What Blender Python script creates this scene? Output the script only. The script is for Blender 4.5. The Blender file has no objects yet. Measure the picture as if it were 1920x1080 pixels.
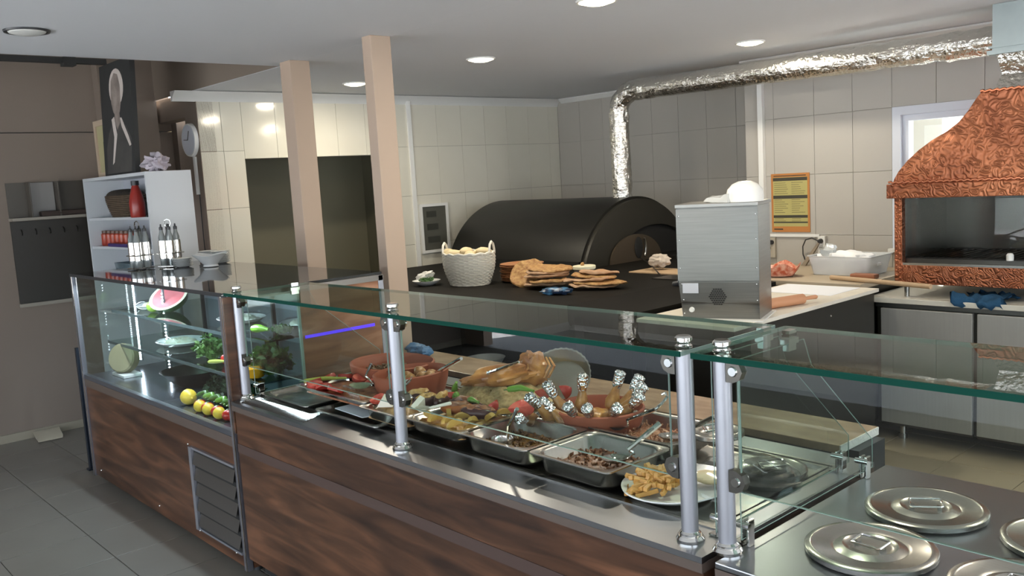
import bpy, bmesh, math, random
from mathutils import Vector, Matrix, noise
S = bpy.context.scene
C = bpy.data.collections.new('place'); S.collection.children.link(C)
PI = math.pi
rnd = random.Random(7)

# ------------------------------------------------------------------ camera, sky, exposure
cam = bpy.data.objects.new('camera', bpy.data.cameras.new('camera')); C.objects.link(cam)
yaw, pitch, roll = math.radians(47.89), math.radians(7.039), math.radians(3.382)
fw = Vector((-math.sin(yaw)*math.cos(pitch), math.cos(yaw)*math.cos(pitch), -math.sin(pitch)))
r0 = Vector((math.cos(yaw), math.sin(yaw), 0)); d0 = fw.cross(r0)
rt = math.cos(roll)*r0+math.sin(roll)*d0; dn = -math.sin(roll)*r0+math.cos(roll)*d0
m = Matrix((rt, -dn, -fw)).transposed().to_4x4(); m.translation = (0, 0, 1.70)
cam.matrix_world = m
cam.data.sensor_width = 36; cam.data.lens = 1657.6*36/1920; cam.data.clip_start = .05
S.camera = cam
vs = S.view_settings
vs.view_transform = 'Standard'; vs.look = 'None'; vs.gamma = 1; vs.use_curve_mapping = False
vs.exposure = 0.12
W = bpy.data.worlds.new('sky'); S.world = W; W.use_nodes = True
nt = W.node_tree; nt.nodes.clear()
o = nt.nodes.new('ShaderNodeOutputWorld'); b = nt.nodes.new('ShaderNodeBackground')
b.inputs[0].default_value = (.80, .90, 1.0, 1); b.inputs[1].default_value = 4.2
nt.links.new(b.outputs[0], o.inputs[0])
def portal(loc, sx, sy, rot):
    l = bpy.data.lights.new('opening_portal', 'AREA'); l.shape = 'RECTANGLE'; l.size = sx; l.size_y = sy
    l.cycles.is_portal = True
    ob = bpy.data.objects.new('opening_portal', l); ob.location = loc; ob.rotation_euler = rot; C.objects.link(ob)
sun = bpy.data.lights.new('sun', 'SUN'); sun.energy = 46; sun.angle = .02; sun.color = (1, .97, .93)
so_ = bpy.data.objects.new('sun', sun); so_.rotation_euler = (math.radians(-32), math.radians(-14), 0); C.objects.link(so_)
portal((-2.1, -2.45, 1.15), 9.6, 2.2, (math.radians(90), 0, 0))
portal((3.15, 2.0, 1.3), 7.4, 1.9, (math.radians(90), 0, math.radians(90)))
portal((-2.0, 5.95, 1.55), 1.3, .95, (math.radians(-90), 0, 0))
portal((.1, 5.95, 1.55), 1.5, .95, (math.radians(-90), 0, 0))
LAMP_W = 14

# ------------------------------------------------------------------ materials
def srgb(c):
    if isinstance(c, str): c = [int(c[i:i+2], 16)/255 for i in (0, 2, 4)]
    return tuple(x/12.92 if x <= .04045 else ((x+.055)/1.055)**2.4 for x in c)+(1,)
MC = {}
def mat(name, col, rough=.5, metal=0, spec=.5, noise_=None, bump=None, col2=None, emis=None, aniso=None, sheen=0, coat=0, trans=0, sss=0):
    """noise_=(scale, amount) mixes col and col2; bump=(scale, strength, kind)"""
    if name in MC: return MC[name]
    m = bpy.data.materials.new(name); m.use_nodes = True; MC[name] = m
    N = m.node_tree.nodes; L = m.node_tree.links; p = N['Principled BSDF']
    p.inputs['Base Color'].default_value = srgb(col); p.inputs['Roughness'].default_value = rough
    p.inputs['Metallic'].default_value = metal; p.inputs['Specular IOR Level'].default_value = spec
    if coat: p.inputs['Coat Weight'].default_value = coat
    if trans: p.inputs['Transmission Weight'].default_value = trans
    if sss:
        p.inputs['Subsurface Weight'].default_value = sss; p.inputs['Subsurface Scale'].default_value = .01
    if emis: p.inputs['Emission Color'].default_value = srgb(emis[0]); p.inputs['Emission Strength'].default_value = emis[1]
    tc = N.new('ShaderNodeTexCoord')
    if noise_:
        n = N.new('ShaderNodeTexNoise'); mp = N.new('ShaderNodeMapping')
        L.new(tc.outputs['Object'], mp.inputs[0]); L.new(mp.outputs[0], n.inputs[0])
        n.inputs['Scale'].default_value = noise_[0]; n.inputs['Detail'].default_value = 5
        if len(noise_) > 2: mp.inputs['Scale'].default_value = noise_[2]
        r = N.new('ShaderNodeValToRGB'); r.color_ramp.elements[0].position = .5-.5*noise_[1]; r.color_ramp.elements[1].position = .5+.5*noise_[1]
        r.color_ramp.elements[0].color = srgb(col); r.color_ramp.elements[1].color = srgb(col2 or col)
        L.new(n.outputs[0], r.inputs[0]); L.new(r.outputs[0], p.inputs['Base Color'])
    if bump:
        sc, st, kind = bump[:3]
        if kind == 'voronoi':
            t = N.new('ShaderNodeTexVoronoi'); t.feature = 'F1'; t.inputs['Scale'].default_value = sc; out = t.outputs[0]
        elif kind == 'wave':
            t = N.new('ShaderNodeTexWave'); t.inputs['Scale'].default_value = sc; t.inputs['Distortion'].default_value = 8; out = t.outputs[1]
        else:
            t = N.new('ShaderNodeTexNoise'); t.inputs['Scale'].default_value = sc; t.inputs['Detail'].default_value = 4; out = t.outputs[0]
        mp = N.new('ShaderNodeMapping'); L.new(tc.outputs['Object'], mp.inputs[0]); L.new(mp.outputs[0], t.inputs[0])
        if len(bump) > 3: mp.inputs['Scale'].default_value = bump[3]
        bn = N.new('ShaderNodeBump'); bn.inputs['Strength'].default_value = st; bn.inputs['Distance'].default_value = bump[4] if len(bump) > 4 else .01
        L.new(out, bn.inputs['Height']); L.new(bn.outputs[0], p.inputs['Normal'])
    return m
def glass(name, tint, ior=1.6, rough=0.0):
    if name in MC: return MC[name]
    m = bpy.data.materials.new(name); m.use_nodes = True; MC[name] = m
    N = m.node_tree.nodes; L = m.node_tree.links; N.clear()
    out = N.new('ShaderNodeOutputMaterial'); mx = N.new('ShaderNodeMixShader'); t = N.new('ShaderNodeBsdfTransparent')
    g = N.new('ShaderNodeBsdfGlossy'); f = N.new('ShaderNodeFresnel'); ge = N.new('ShaderNodeNewGeometry')
    t.inputs[0].default_value = srgb(tint); g.inputs['Roughness'].default_value = rough; f.inputs[0].default_value = ior
    inv = N.new('ShaderNodeMath'); inv.operation = 'SUBTRACT'; inv.inputs[0].default_value = 1
    mu = N.new('ShaderNodeMath'); mu.operation = 'MULTIPLY'
    L.new(ge.outputs['Backfacing'], inv.inputs[1]); L.new(inv.outputs[0], mu.inputs[0]); L.new(f.outputs[0], mu.inputs[1])
    L.new(mu.outputs[0], mx.inputs[0]); L.new(t.outputs[0], mx.inputs[1]); L.new(g.outputs[0], mx.inputs[2]); L.new(mx.outputs[0], out.inputs[0])
    return m
def wood(name, a, b_, c, rough=.35, sc=(1.2, 1.2, 9)):
    if name in MC: return MC[name]
    m = bpy.data.materials.new(name); m.use_nodes = True; MC[name] = m
    N = m.node_tree.nodes; L = m.node_tree.links; p = N['Principled BSDF']; p.inputs['Roughness'].default_value = rough
    tc = N.new('ShaderNodeTexCoord'); mp = N.new('ShaderNodeMapping'); mp.inputs['Scale'].default_value = sc
    n1 = N.new('ShaderNodeTexNoise'); n1.inputs['Scale'].default_value = 2.2; n1.inputs['Detail'].default_value = 9; n1.inputs['Distortion'].default_value = 1.2
    n2 = N.new('ShaderNodeTexNoise'); n2.inputs['Scale'].default_value = 1.7; n2.inputs['Detail'].default_value = 3
    r = N.new('ShaderNodeValToRGB'); e = r.color_ramp.elements
    e[0].position = .3; e[0].color = srgb(a); e[1].position = .72; e[1].color = srgb(c)
    k = r.color_ramp.elements.new(.52); k.color = srgb(b_)
    ad = N.new('ShaderNodeMath'); ad.operation = 'MULTIPLY_ADD'; ad.inputs[1].default_value = .35
    L.new(tc.outputs['Object'], mp.inputs[0]); L.new(mp.outputs[0], n1.inputs[0]); L.new(tc.outputs['Object'], n2.inputs[0])
    sb = N.new('ShaderNodeMath'); sb.operation = 'SUBTRACT'; sb.inputs[1].default_value = .17
    L.new(n2.outputs[0], ad.inputs[0]); L.new(n1.outputs[0], ad.inputs[2]); L.new(ad.outputs[0], sb.inputs[0]); L.new(sb.outputs[0], r.inputs[0])
    L.new(r.outputs[0], p.inputs['Base Color'])
    bn = N.new('ShaderNodeBump'); bn.inputs['Strength'].default_value = .08; L.new(n1.outputs[0], bn.inputs['Height']); L.new(bn.outputs[0], p.inputs['Normal'])
    return m
M = dict(
 ceiling=mat('ceiling_paint', 'DCDEE2', .8, noise_=(.8, .9), col2='D6D8DC'),
 brown=mat('brown_paint', '7C7065', .85, noise_=(1.5, .8), col2='796C61'),
 browndk=mat('dark_brown_paint', '75695D', .85),
 cream=mat('cream_paint', 'AF9A88', .6),
 whitetile=mat('white_glazed_tile', 'D8D5C8', .1, spec=.8, noise_=(1.2, .8), col2='CFCBBD', bump=(2.2, .12, 'noise')),
 greytile=mat('grey_glazed_tile', 'B0ACA5', .3, noise_=(1.2, .8), col2='AAA69F', bump=(2, .04, 'noise')),
 grout=mat('tile_grout', '98948A', .9),
 floortile=mat('floor_tile', '7A756D', .3, noise_=(3, .9), col2='6C6760', bump=(12, .03, 'noise')),
 white=mat('white_paint', 'DDDDDA', .5),
 whiteshelf=mat('white_melamine', 'C6C9CC', .3),
 steel=mat('brushed_steel', 'B4B2AC', .26, 1, noise_=(6, .9, (1, 40, 1)), col2='A5A39D'),
 steeltop=mat('worktop_steel', '94969A', .3, 1, bump=(3, .05, 'noise')),
 sheet=mat('matt_sheet_steel', '858581', .36, 1, noise_=(4, .9, (30, 30, 1)), col2='7E7D79'),
 darksteel=mat('dark_steel', '5A5854', .35, 1),
 chrome=mat('chrome', 'E6E4E0', .06, 1),
 alu=mat('satin_aluminium', 'A3A4AB', .42, .8),
 black=mat('black_enamel', '1A1815', .6, spec=.08),
 ovenblack=mat('black_oven_sheet', '181713', .42, .0, spec=.35, bump=(4, .06, 'noise')),
 soot=mat('soot_black', '151412', .8),
 darkplas=mat('dark_plastic', '2A2B2E', .4),
 fascia=mat('dark_fascia', '564A43', .4),
 copper=mat('hammered_copper', 'A0644A', .42, 1, bump=(1, 0, 'noise')),
 foil=mat('crumpled_foil', 'DCDAD4', .2, 1, bump=(42, .8, 'noise', (1, 1, 1), .014)),
 foilfine=mat('kitchen_foil', 'E2E2E2', .16, 1, bump=(90, .9, 'voronoi', (1, 1, 1), .006)),
 galv=mat('galvanised_sheet', '9AA3A3', .4, .9, noise_=(9, .8), col2='8B9494'),
 woodlam=wood('walnut_laminate', '2A1B14', '4C3223', '6B4732', .33, (.7, .7, 6.5)),
 woodlamh=wood('walnut_laminate_side', '6B4A38', '8A6048', 'A57B62', .15, (5, .9, 6)),
 beech=mat('beech_wood', 'BE8B66', .5, noise_=(20, .8, (1, 8, 8)), col2='B07E5A'),
 palewood=mat('pale_wood', 'B79C7C', .6, noise_=(14, .8), col2='A78B6C'),
 marble=mat('brown_marble', 'A08870', .25, noise_=(7, .5, (1, 2.5, 1)), col2='7E6853', bump=(60, .03, 'noise')),
 marblew=mat('pale_marble', 'C4C2B8', .3, noise_=(5, .6), col2='B5B2A6'),
 terra=mat('terracotta', '834029', .6, noise_=(8, .8), col2='985236'),
 whitecer=mat('white_ceramic', 'DFE0DE', .15),
 plasticw=mat('white_plastic', 'D6D6D2', .4),
 glassc=glass('clear_glass', 'F2F7F5', 1.68),
 glasst=glass('shelf_glass', 'D9E8E2', 1.85),
 glassk=glass('window_glass', 'F8FAFA', 1.4),
 gedge=mat('glass_edge', '0E3C32', .8, spec=.1),
 gedge2=mat('glass_edge_pale', '7E928B', .3),
 film=glass('cling_film', 'F6F8FA', 1.5, .1),
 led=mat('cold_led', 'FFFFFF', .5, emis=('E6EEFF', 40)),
 violet=mat('violet_reflection_glow', '4A30D0', .5, emis=('5A35FF', .9)),  # emission stands in for a violet reflection
 lampd=mat('lamp_diffuser', 'FFFFFF', .5, emis=('FFF0C8', 14)),
 bluecloth=mat('blue_cloth', '2F5F86', .9, bump=(120, .3, 'noise')),
 rubber=mat('blue_nitrile', '3F6F9C', .45, noise_=(5, .8), col2='365F8A'),
 orange=mat('orange_print', 'B0743A', .6), yellow=mat('yellow_print', 'A9A064', .6), ink=mat('dark_ink', '3A372C', .6),
)
def brush(m, an=.85, rot=0.0):
    N = m.node_tree.nodes; L = m.node_tree.links; p = N['Principled BSDF']; t = N.new('ShaderNodeTangent'); t.direction_type = 'RADIAL'; t.axis = 'Z'
    p.inputs['Anisotropic'].default_value = an; p.inputs['Anisotropic Rotation'].default_value = rot; L.new(t.outputs[0], p.inputs['Tangent'])
M['brushed'] = mat('machine_brushed_sheet', '706F6B', .34, 1, noise_=(4, .9, (1, 1, 30)), col2='878682'); brush(M['brushed'], .75, .25)
# embossed copper: scrolls in relief
def emboss(m, w=9):
    N = m.node_tree.nodes; L = m.node_tree.links; p = N['Principled BSDF']
    tc = N.new('ShaderNodeTexCoord'); nz = N.new('ShaderNodeTexNoise'); nz.inputs['Scale'].default_value = 7
    mixv = N.new('ShaderNodeMix'); mixv.data_type = 'VECTOR'; mixv.inputs[0].default_value = .13
    L.new(tc.outputs['Object'], nz.inputs[0]); L.new(tc.outputs['Object'], mixv.inputs[4]); L.new(nz.outputs[1], mixv.inputs[5])
    v = N.new('ShaderNodeTexVoronoi'); v.feature = 'SMOOTH_F1'; v.inputs['Scale'].default_value = w*2.6; L.new(mixv.outputs[1], v.inputs[0])
    sn = N.new('ShaderNodeMath'); sn.operation = 'MULTIPLY'; sn.inputs[1].default_value = 34; L.new(v.outputs[0], sn.inputs[0])
    s2 = N.new('ShaderNodeMath'); s2.operation = 'SINE'; L.new(sn.outputs[0], s2.inputs[0])
    bn = N.new('ShaderNodeBump'); bn.inputs['Strength'].default_value = .38; bn.inputs['Distance'].default_value = .004
    L.new(s2.outputs[0], bn.inputs['Height']); L.new(bn.outputs[0], p.inputs['Normal'])
    n2 = N.new('ShaderNodeTexNoise'); n2.inputs['Scale'].default_value = 3; r = N.new('ShaderNodeValToRGB')
    r.color_ramp.elements[0].color = srgb('8F5842'); r.color_ramp.elements[1].color = srgb('AD7052'); r.color_ramp.elements[0].position = .35; r.color_ramp.elements[1].position = .65
    L.new(tc.outputs['Object'], n2.inputs[0]); L.new(n2.outputs[0], r.inputs[0]); L.new(r.outputs[0], p.inputs['Base Color'])
emboss(M['copper'])
M['copperbase'] = mat('brassy_copper', 'B3763C', .4, 1); emboss(M['copperbase'], 12)

# ------------------------------------------------------------------ mesh helpers
class MB:
    def __init__(s): s.b = bmesh.new(); s.bev = False
    def box(s, x0, x1, y0, y1, z0, z1, bev=0, rot=None, taper=None):
        v = [s.b.verts.new(p) for p in ((x0, y0, z0), (x1, y0, z0), (x1, y1, z0), (x0, y1, z0), (x0, y0, z1), (x1, y0, z1), (x1, y1, z1), (x0, y1, z1))]
        f = [s.b.faces.new([v[i] for i in q]) for q in ((0, 3, 2, 1), (4, 5, 6, 7), (0, 1, 5, 4), (1, 2, 6, 5), (2, 3, 7, 6), (3, 0, 4, 7))]
        if bev:
            s.bev = True
            ed = set(e for q in f for e in q.edges)
            bmesh.ops.bevel(s.b, geom=list(ed), offset=bev, segments=2, affect='EDGES', profile=.6)
        elif rot is not None:
            c = Vector(((x0+x1)/2, (y0+y1)/2, (z0+z1)/2))
            for q in v: q.co = rot @ (q.co-c)+c
        return s
    def loft(s, loops, close=False, cap0=True, cap1=True):
        R = [[s.b.verts.new(p) for p in l] for l in loops]; n = len(R[0])
        for a, c in zip(R, R[1:]+([R[0]] if close else [])):
            for i in range(n):
                try: s.b.faces.new((a[i], a[(i+1) % n], c[(i+1) % n], c[i]))
                except ValueError: pass
        if not close:
            if cap0: s.b.faces.new(R[0][::-1])
            if cap1: s.b.faces.new(R[-1])
        return s
    def tube(s, pts, r, n=8, cap=True, flat=None):
        pts = [Vector(p) for p in pts]; loops = []; up = None
        for i, p in enumerate(pts):
            t = (pts[min(i+1, len(pts)-1)]-pts[max(i-1, 0)]).normalized()
            if up is None: up = Vector((0, 0, 1)) if abs(t.z) < .9 else Vector((1, 0, 0))
            a = (up-t*up.dot(t)).normalized(); up = a; c = t.cross(a)
            rr = r[i] if isinstance(r, (list, tuple)) else r
            fl = flat if flat else 1
            loops.append([p+(a*math.cos(2*PI*k/n)*fl+c*math.sin(2*PI*k/n))*rr for k in range(n)])
        return s.loft(loops, cap0=cap, cap1=cap)
    def ring(s, pts, r, n=6):   # closed tube
        pts = [Vector(p) for p in pts]; loops = []; N_ = len(pts)
        for i, p in enumerate(pts):
            t = (pts[(i+1) % N_]-pts[i-1]).normalized(); up = Vector((0, 0, 1)) if abs(t.z) < .9 else Vector((1, 0, 0))
            a = (up-t*up.dot(t)).normalized(); c = t.cross(a)
            loops.append([p+(a*math.cos(2*PI*k/n)+c*math.sin(2*PI*k/n))*r for k in range(n)])
        return s.loft(loops, close=True)
    def lathe(s, prof, c=(0, 0, 0), n=32, sx=1, sy=1, wob=None, cap0=True, cap1=True):
        loops = []
        for r, z in prof:
            l = []
            for k in range(n):
                a = 2*PI*k/n; q = r*(1+(wob(a, z) if wob else 0))
                l.append((c[0]+q*math.cos(a)*sx, c[1]+q*math.sin(a)*sy, c[2]+z))
            loops.append(l)
        return s.loft(loops, cap0=cap0, cap1=cap1)
    def cyl(s, p0, p1, r0, r1=None, n=16): return s.tube([p0, p1], [r0, r0 if r1 is None else r1], n)
    def ell(s, c, r, n=12, nz=0, f=6, rot=None, seed=0):
        if not isinstance(r, (tuple, list)): r = (r, r, r)
        b2 = bmesh.ops.create_uvsphere(s.b, u_segments=n, v_segments=max(4, n*2//3), radius=1)
        for v in b2['verts']:
            p = v.co.copy(); k = 1+nz*noise.noise(p*f*.3+Vector((seed*3.1, seed*1.7, seed)))
            p = Vector((p.x*r[0], p.y*r[1], p.z*r[2]))*k
            if rot: p = rot @ p
            v.co = p+Vector(c)
        return s
    def prism(s, pts, d, v0):      # polygon pts (3d list) extruded by vector d
        a = [Vector(p)+Vector(v0) for p in pts]; c = [p+Vector(d) for p in a]
        return s.loft([a, c])
def eul(x, y, z): return Matrix.Rotation(z, 3, 'Z') @ Matrix.Rotation(y, 3, 'Y') @ Matrix.Rotation(x, 3, 'X')
ORG = {}
def inv(o):
    while o.parent: o = o.parent
    return ORG.get(o.name, Matrix.Identity(4))
def obj(name, mb, m, parent=None, label=None, cat=None, group=None, kind=None, sm=35, recalc=True):
    b = mb.b if isinstance(mb, MB) else mb
    if isinstance(mb, MB) and mb.bev: sm = min(sm, 12)
    if recalc: bmesh.ops.recalc_face_normals(b, faces=b.faces)
    me = bpy.data.meshes.new(name)
    if parent: b.transform(inv(parent))
    o = bpy.data.objects.new(name, me)
    if not parent and b.verts:
        xs = [v.co.x for v in b.verts]; ys = [v.co.y for v in b.verts]; zs = [v.co.z for v in b.verts]
        c = Vector(((min(xs)+max(xs))/2, (min(ys)+max(ys))/2, min(zs)))
        b.transform(Matrix.Translation(-c)); o.location = c; ORG[o.name] = Matrix.Translation(-c)
    b.to_mesh(me); b.free()
    me.materials.append(M[m] if isinstance(m, str) else m)
    for p in me.polygons: p.use_smooth = True
    me.set_sharp_from_angle(angle=math.radians(sm))
    C.objects.link(o)
    if parent: o.parent = parent
    tag(o, label, cat, group, kind)
    return o
def tag(o, label=None, cat=None, group=None, kind=None):
    if label: o['label'] = label
    if cat: o['category'] = cat
    if group: o['group'] = group
    if kind: o['kind'] = kind
    return o
def thing(name, label, cat, loc, rotz=0, group=None, kind=None):
    o = bpy.data.objects.new(name, None); C.objects.link(o); o.empty_display_size = .05
    o.location = loc; o.rotation_euler = (0, 0, rotz)
    # parts are modelled in place for rotz=0 things, in local axes for rotated things
    ORG[o.name] = Matrix.Translation(-Vector(loc)) if rotz == 0 else Matrix.Identity(4)
    return tag(o, label, cat, group, kind)
def dup(root, loc, rotz=0, label=None, group=None, parent=None, rot=None, scale=None):
    def cp(o, par):
        c = o.copy(); C.objects.link(c)
        if par: c.parent = par
        for ch in o.children: cp(ch, c)
        return c
    c = cp(root, None); c.location = loc; c.rotation_euler = rot or (0, 0, rotz)
    if scale: c.scale = scale
    if parent: c.parent = parent
    if label: c['label'] = label
    if group: c['group'] = group
    return c
def part_copy(o, parent, loc, rot=(0, 0, 0), scale=None):    # piece sharing mesh data; loc in parent's local space
    c = o.copy(); C.objects.link(c); c.parent = parent; c.location = loc; c.rotation_euler = rot
    if scale: c.scale = scale
    return c
def bx(*a, **k): return MB().box(*a, **k)

# ------------------------------------------------------------------ the setting
CZ = 2.47
def struct(name, mb, m, parent=None, **k): return obj(name, mb, m, parent, kind='structure' if not parent else None, **k)
floor = struct('floor', bx(-7.4, 3.2, -2.5, 6.7, -.1, -.004), mat('floor_grout', '4A463F', .9))
pv = MB().box(-.2015, .2015, -.2015, .2015, -.006, 0, bev=.002)
t0 = None; t1_ = None; T = .407
for i in range(-13, 4):
    for j in range(-1, 12):
        x, y = -1.933+T*(i+.5), 1.27-T+T*(j+.5)
        if x < -7.1 or (x > -2.9 and y < 2.3) or (x < -3 and y > 2.0) or y > 5.9: continue
        if t0 is None: me_ = bpy.data.meshes.new('floor_tile'); bmesh.ops.recalc_face_normals(pv.b, faces=pv.b.faces); pv.b.to_mesh(me_); me_.materials.append(M['floortile']); t0 = bpy.data.objects.new('floor_tile', me_); C.objects.link(t0); t0.parent = floor; t0.location = (x-floor.location.x, y-floor.location.y, -floor.location.z)
        elif y > 3: 
            c_ = part_copy(t0, floor, (x-floor.location.x, y-floor.location.y, -floor.location.z))
            if t1_ is None: t1_ = t0.data.copy(); t1_.materials[0] = mat('kitchen_floor_tile', 'A89A82', .3, noise_=(3, .9), col2='9A8C75', bump=(12, .03, 'noise'))
            c_.data = t1_
        else: part_copy(t0, floor, (x-floor.location.x, y-floor.location.y, -floor.location.z+rnd.uniform(0, .0008)))
struct('ground', MB().box(-30, 30, -30, -2.5, -.25, -.02).box(3.2, 30, -2.5, 6.7, -.25, -.02), mat('street_paving', 'B0B2B4', .9, noise_=(2, .8), col2='A2A4A6'))
# ceiling: customer side and kitchen side make one L-shaped slab; the corner on the left is open to a higher ceiling
struct('ceiling', MB().box(-5.05, 3.2, -2.5, 2.75, CZ, CZ+.12).box(-6.62, 3.2, 2.751, 6.7, CZ, CZ+.12), 'ceiling')
struct('ceiling_upper', bx(-7.4, -4.9, -2.5, 2.9, 3.3, 3.4), 'ceiling')
struct('wall_upper', bx(-5.05, -4.95, -2.5, 2.75, CZ+.12, 3.3), 'brown')
struct('beam', bx(-7.2, -5.055, 2.742, 2.7505, CZ+.002, 3.3), 'browndk')
wl = struct('wall_left', MB().box(-7.35, -7.2, -2.5, 2.9, 0, 2.235).box(-7.35, -7.2, -2.5, 2.9, 2.243, 3.3).box(-7.2, -7.08, 2.33, 2.75, 0, 3.3), 'brown')
struct('baseboard_left', bx(-7.2, -7.185, -2.5, 2.33, 0, .06), mat('skirting_tile', '8F8777', .4))
wn = MB(); wn.box(-7.2, -6.4, 2.774, 2.9, 2.30, CZ); wn.box(-6.62, -6.4, 2.774, 2.9, 0, 2.30); wn.box(-7.2, -6.62, 3.1, 3.2, 0, 2.35); wn.box(-7.2, -7.1, 2.9, 3.1, 0, 2.35)
struct('wall_niche', wn, 'brown')
def tiled(name, m, boxes, tiles, axis, face, tm, th=.008):
    w = struct(name, boxes, m); cache = {}
    for (a0, a1, z0, z1) in tiles:
        key = (round(a1-a0, 3), round(z1-z0, 3)); ac, zc = (a0+a1)/2, (z0+z1)/2
        loc = Vector((face+th/2, ac, zc)) if axis == 'x' else Vector((ac, face-th/2, zc))
        loc -= w.location; g = .0024
        if key not in cache:
            mb = MB(); hw, hz = key[0]/2-g/2, key[1]/2-g/2
            if axis == 'x': mb.box(-th/2, th/2, -hw, hw, -hz, hz, bev=.0015)
            else: mb.box(-hw, hw, -th/2, th/2, -hz, hz, bev=.0015)
            me = bpy.data.meshes.new('wall_tile'); bmesh.ops.recalc_face_normals(mb.b, faces=mb.b.faces); mb.b.to_mesh(me); mb.b.free(); me.materials.append(M[tm])
            cache[key] = me
        o = bpy.data.objects.new('wall_tile', cache[key]); C.objects.link(o); o.parent = w; o.location = loc
    return w
rows = [.31, .74, 1.17, 1.60, 2.03, CZ-.006]
def grid(cuts, rows, skip=None):
    out = []
    for a0, a1 in zip(cuts, cuts[1:]):
        for z0, z1 in zip(rows, rows[1:]):
            if skip and skip((a0+a1)/2, (z0+z1)/2): continue
            out.append((a0, a1, z0, z1))
    return out
# wall with the doorway (x = -6.4), white tiles
mb = MB(); mb.box(-6.62, -6.405, 2.90, 3.12, 0, CZ).box(-6.62, -6.405, 2.7745, 2.90, 0, CZ); mb = MB().box(-6.55, -6.408, 2.90, 3.12, 0, CZ).box(-6.55, -6.408, 3.12, 4.5, 1.969, CZ).box(-6.55, -6.408, 4.5, 6.7, 0, CZ)
til = grid([2.776, 2.955, 3.12], [.31, .74, 1.17, 1.60, 2.03, CZ-.07])+grid([3.12, 3.40, 3.675, 3.95, 4.225, 4.5], [1.969, CZ-.07])+grid([4.5, 4.70, 4.985, 5.27, 5.555, 5.84, 6.125, 6.41, 6.55], [.74, 1.17, 1.60, 2.03, CZ-.07])
tiled('wall_doorway', 'grout', mb, til, 'x', -6.408, 'whitetile')
struct('doorway_recess', MB().box(-7.4, -7.3, 2.9, 4.9, 0, 2.3).box(-7.3, -6.55, 2.98, 3.10, 0, 2.3).box(-7.3, -6.55, 4.75, 4.85, 0, 2.3).box(-7.3, -6.55, 3.1, 4.75, 2.1, 2.2), mat('passage_paint', '77735F', .6))
struct('trim_1', bx(-6.408, -6.385, 4.66, 4.70, 0, CZ), 'white')
mb = MB()
for (x0, x1, y0, y1) in ((-6.42, -6.33, 2.60, 6.55),):
    mb.loft([[(x0, y, CZ-.005), (x0, y, CZ-.075), (x0+.02, y, CZ-.075), (x0+.035, y, CZ-.045), (x1-.02, y, CZ-.02), (x1, y, CZ-.005)] for y in (y0, y1)])
struct('trim_2', mb, 'white')
# back wall behind the oven (y = 6.55) and the poster wall (y = 5.9)
tiled('wall_back', 'grout', bx(-6.42, -3.82, 6.558, 6.7, 0, CZ), grid([-6.4+.3*i for i in range(9)]+[-3.83], [.74, 1.17, 1.60, 2.03, CZ-.01]), 'y', 6.558, 'greytile')
struct('trim_3', MB().loft([[(x, 6.55, CZ-.003), (x, 6.55, CZ-.05), (x, 6.535, CZ-.05), (x, 6.50, CZ-.015), (x, 6.50, CZ-.003)] for x in (-6.33, -3.83)]), 'white')
cuts = [-3.795, -3.555, -3.234, -2.949, -2.676, -2.39, -2.10, -1.81, -1.52]
rr_ = [.74, 1.17, 1.605, 2.02, CZ-.006]
mb = MB().box(-3.80, -2.672, 5.908, 6.7, 0, CZ).box(-2.672, -1.42, 5.908, 6.1, 2.02, CZ).box(-2.672, -1.42, 5.908, 6.1, 0, 1.085).box(-1.42, -.6, 5.908, 6.1, 0, CZ).box(-.6, .8, 5.908, 6.1, 2.02, CZ).box(-.6, .8, 5.908, 6.1, 0, 1.085).box(.8, 3.2, 5.908, 6.1, 0, CZ)
til = grid(cuts, rr_, lambda a, z: a > -2.67 and 1.08 < z < 2.02)
tiled('wall_right', 'grout', mb, til, 'y', 5.908, 'greytile')
struct('trim_4', MB().loft([[(x, 5.90, CZ-.003), (x, 5.90, CZ-.05), (x, 5.885, CZ-.05), (x, 5.85, CZ-.015), (x, 5.85, CZ-.003)] for x in (-3.8, 3.2)]), 'white')
struct('wall_side', MB().box(3.1, 3.2, -2.5, -1.6, 0, CZ).box(3.1, 3.2, 5.6, 6.1, 0, CZ).box(3.1, 3.2, -1.6, 5.6, 0, .3).box(3.1, 3.2, -1.6, 5.6, 2.25, CZ), 'cream')  # unseen side wall; its wide opening is added to brighten the ceiling
struct('wall_front', MB().box(-7.35, 3.2, -2.62, -2.5, 2.15, 3.4).box(-7.35, -6.9, -2.62, -2.5, 0, 2.3).box(2.7, 3.2, -2.62, -2.5, 0, 2.3), 'cream')
# kitchen window (and its twin further along the same wall)
for k, (x0, x1) in enumerate(((-2.672, -1.42), (-.6, .8))):
    mb = MB()
    for e, dz, yy in ((.0, .055, 5.893), (.055, .04, 5.925)):
        a0, a1, b0, b1 = x0+e, x1-e, 1.085+e, 2.02-e
        mb.box(a0, a0+dz, yy, 6.0, b0, b1).box(a1-dz, a1, yy, 6.0, b0, b1).box(a0+dz, a1-dz, yy, 6.0, b1-dz, b1).box(a0+dz, a1-dz, yy, 6.0, b0, b0+dz)
    mb.box((x0+x1)/2-.025, (x0+x1)/2+.025, 5.93, 5.99, 1.14, 1.965)
    w = struct('window_%d' % (k+1), mb, mat('window_frame', 'D2D8E4', .35))
    obj('pane', bx(x0+.09, x1-.09, 5.955, 5.96, 1.18, 1.93), 'glassk', w)
    obj('sill', bx(x0-.02, x1+.02, 5.86, 5.895, 1.06, 1.085, bev=.004), 'white', w)
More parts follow.
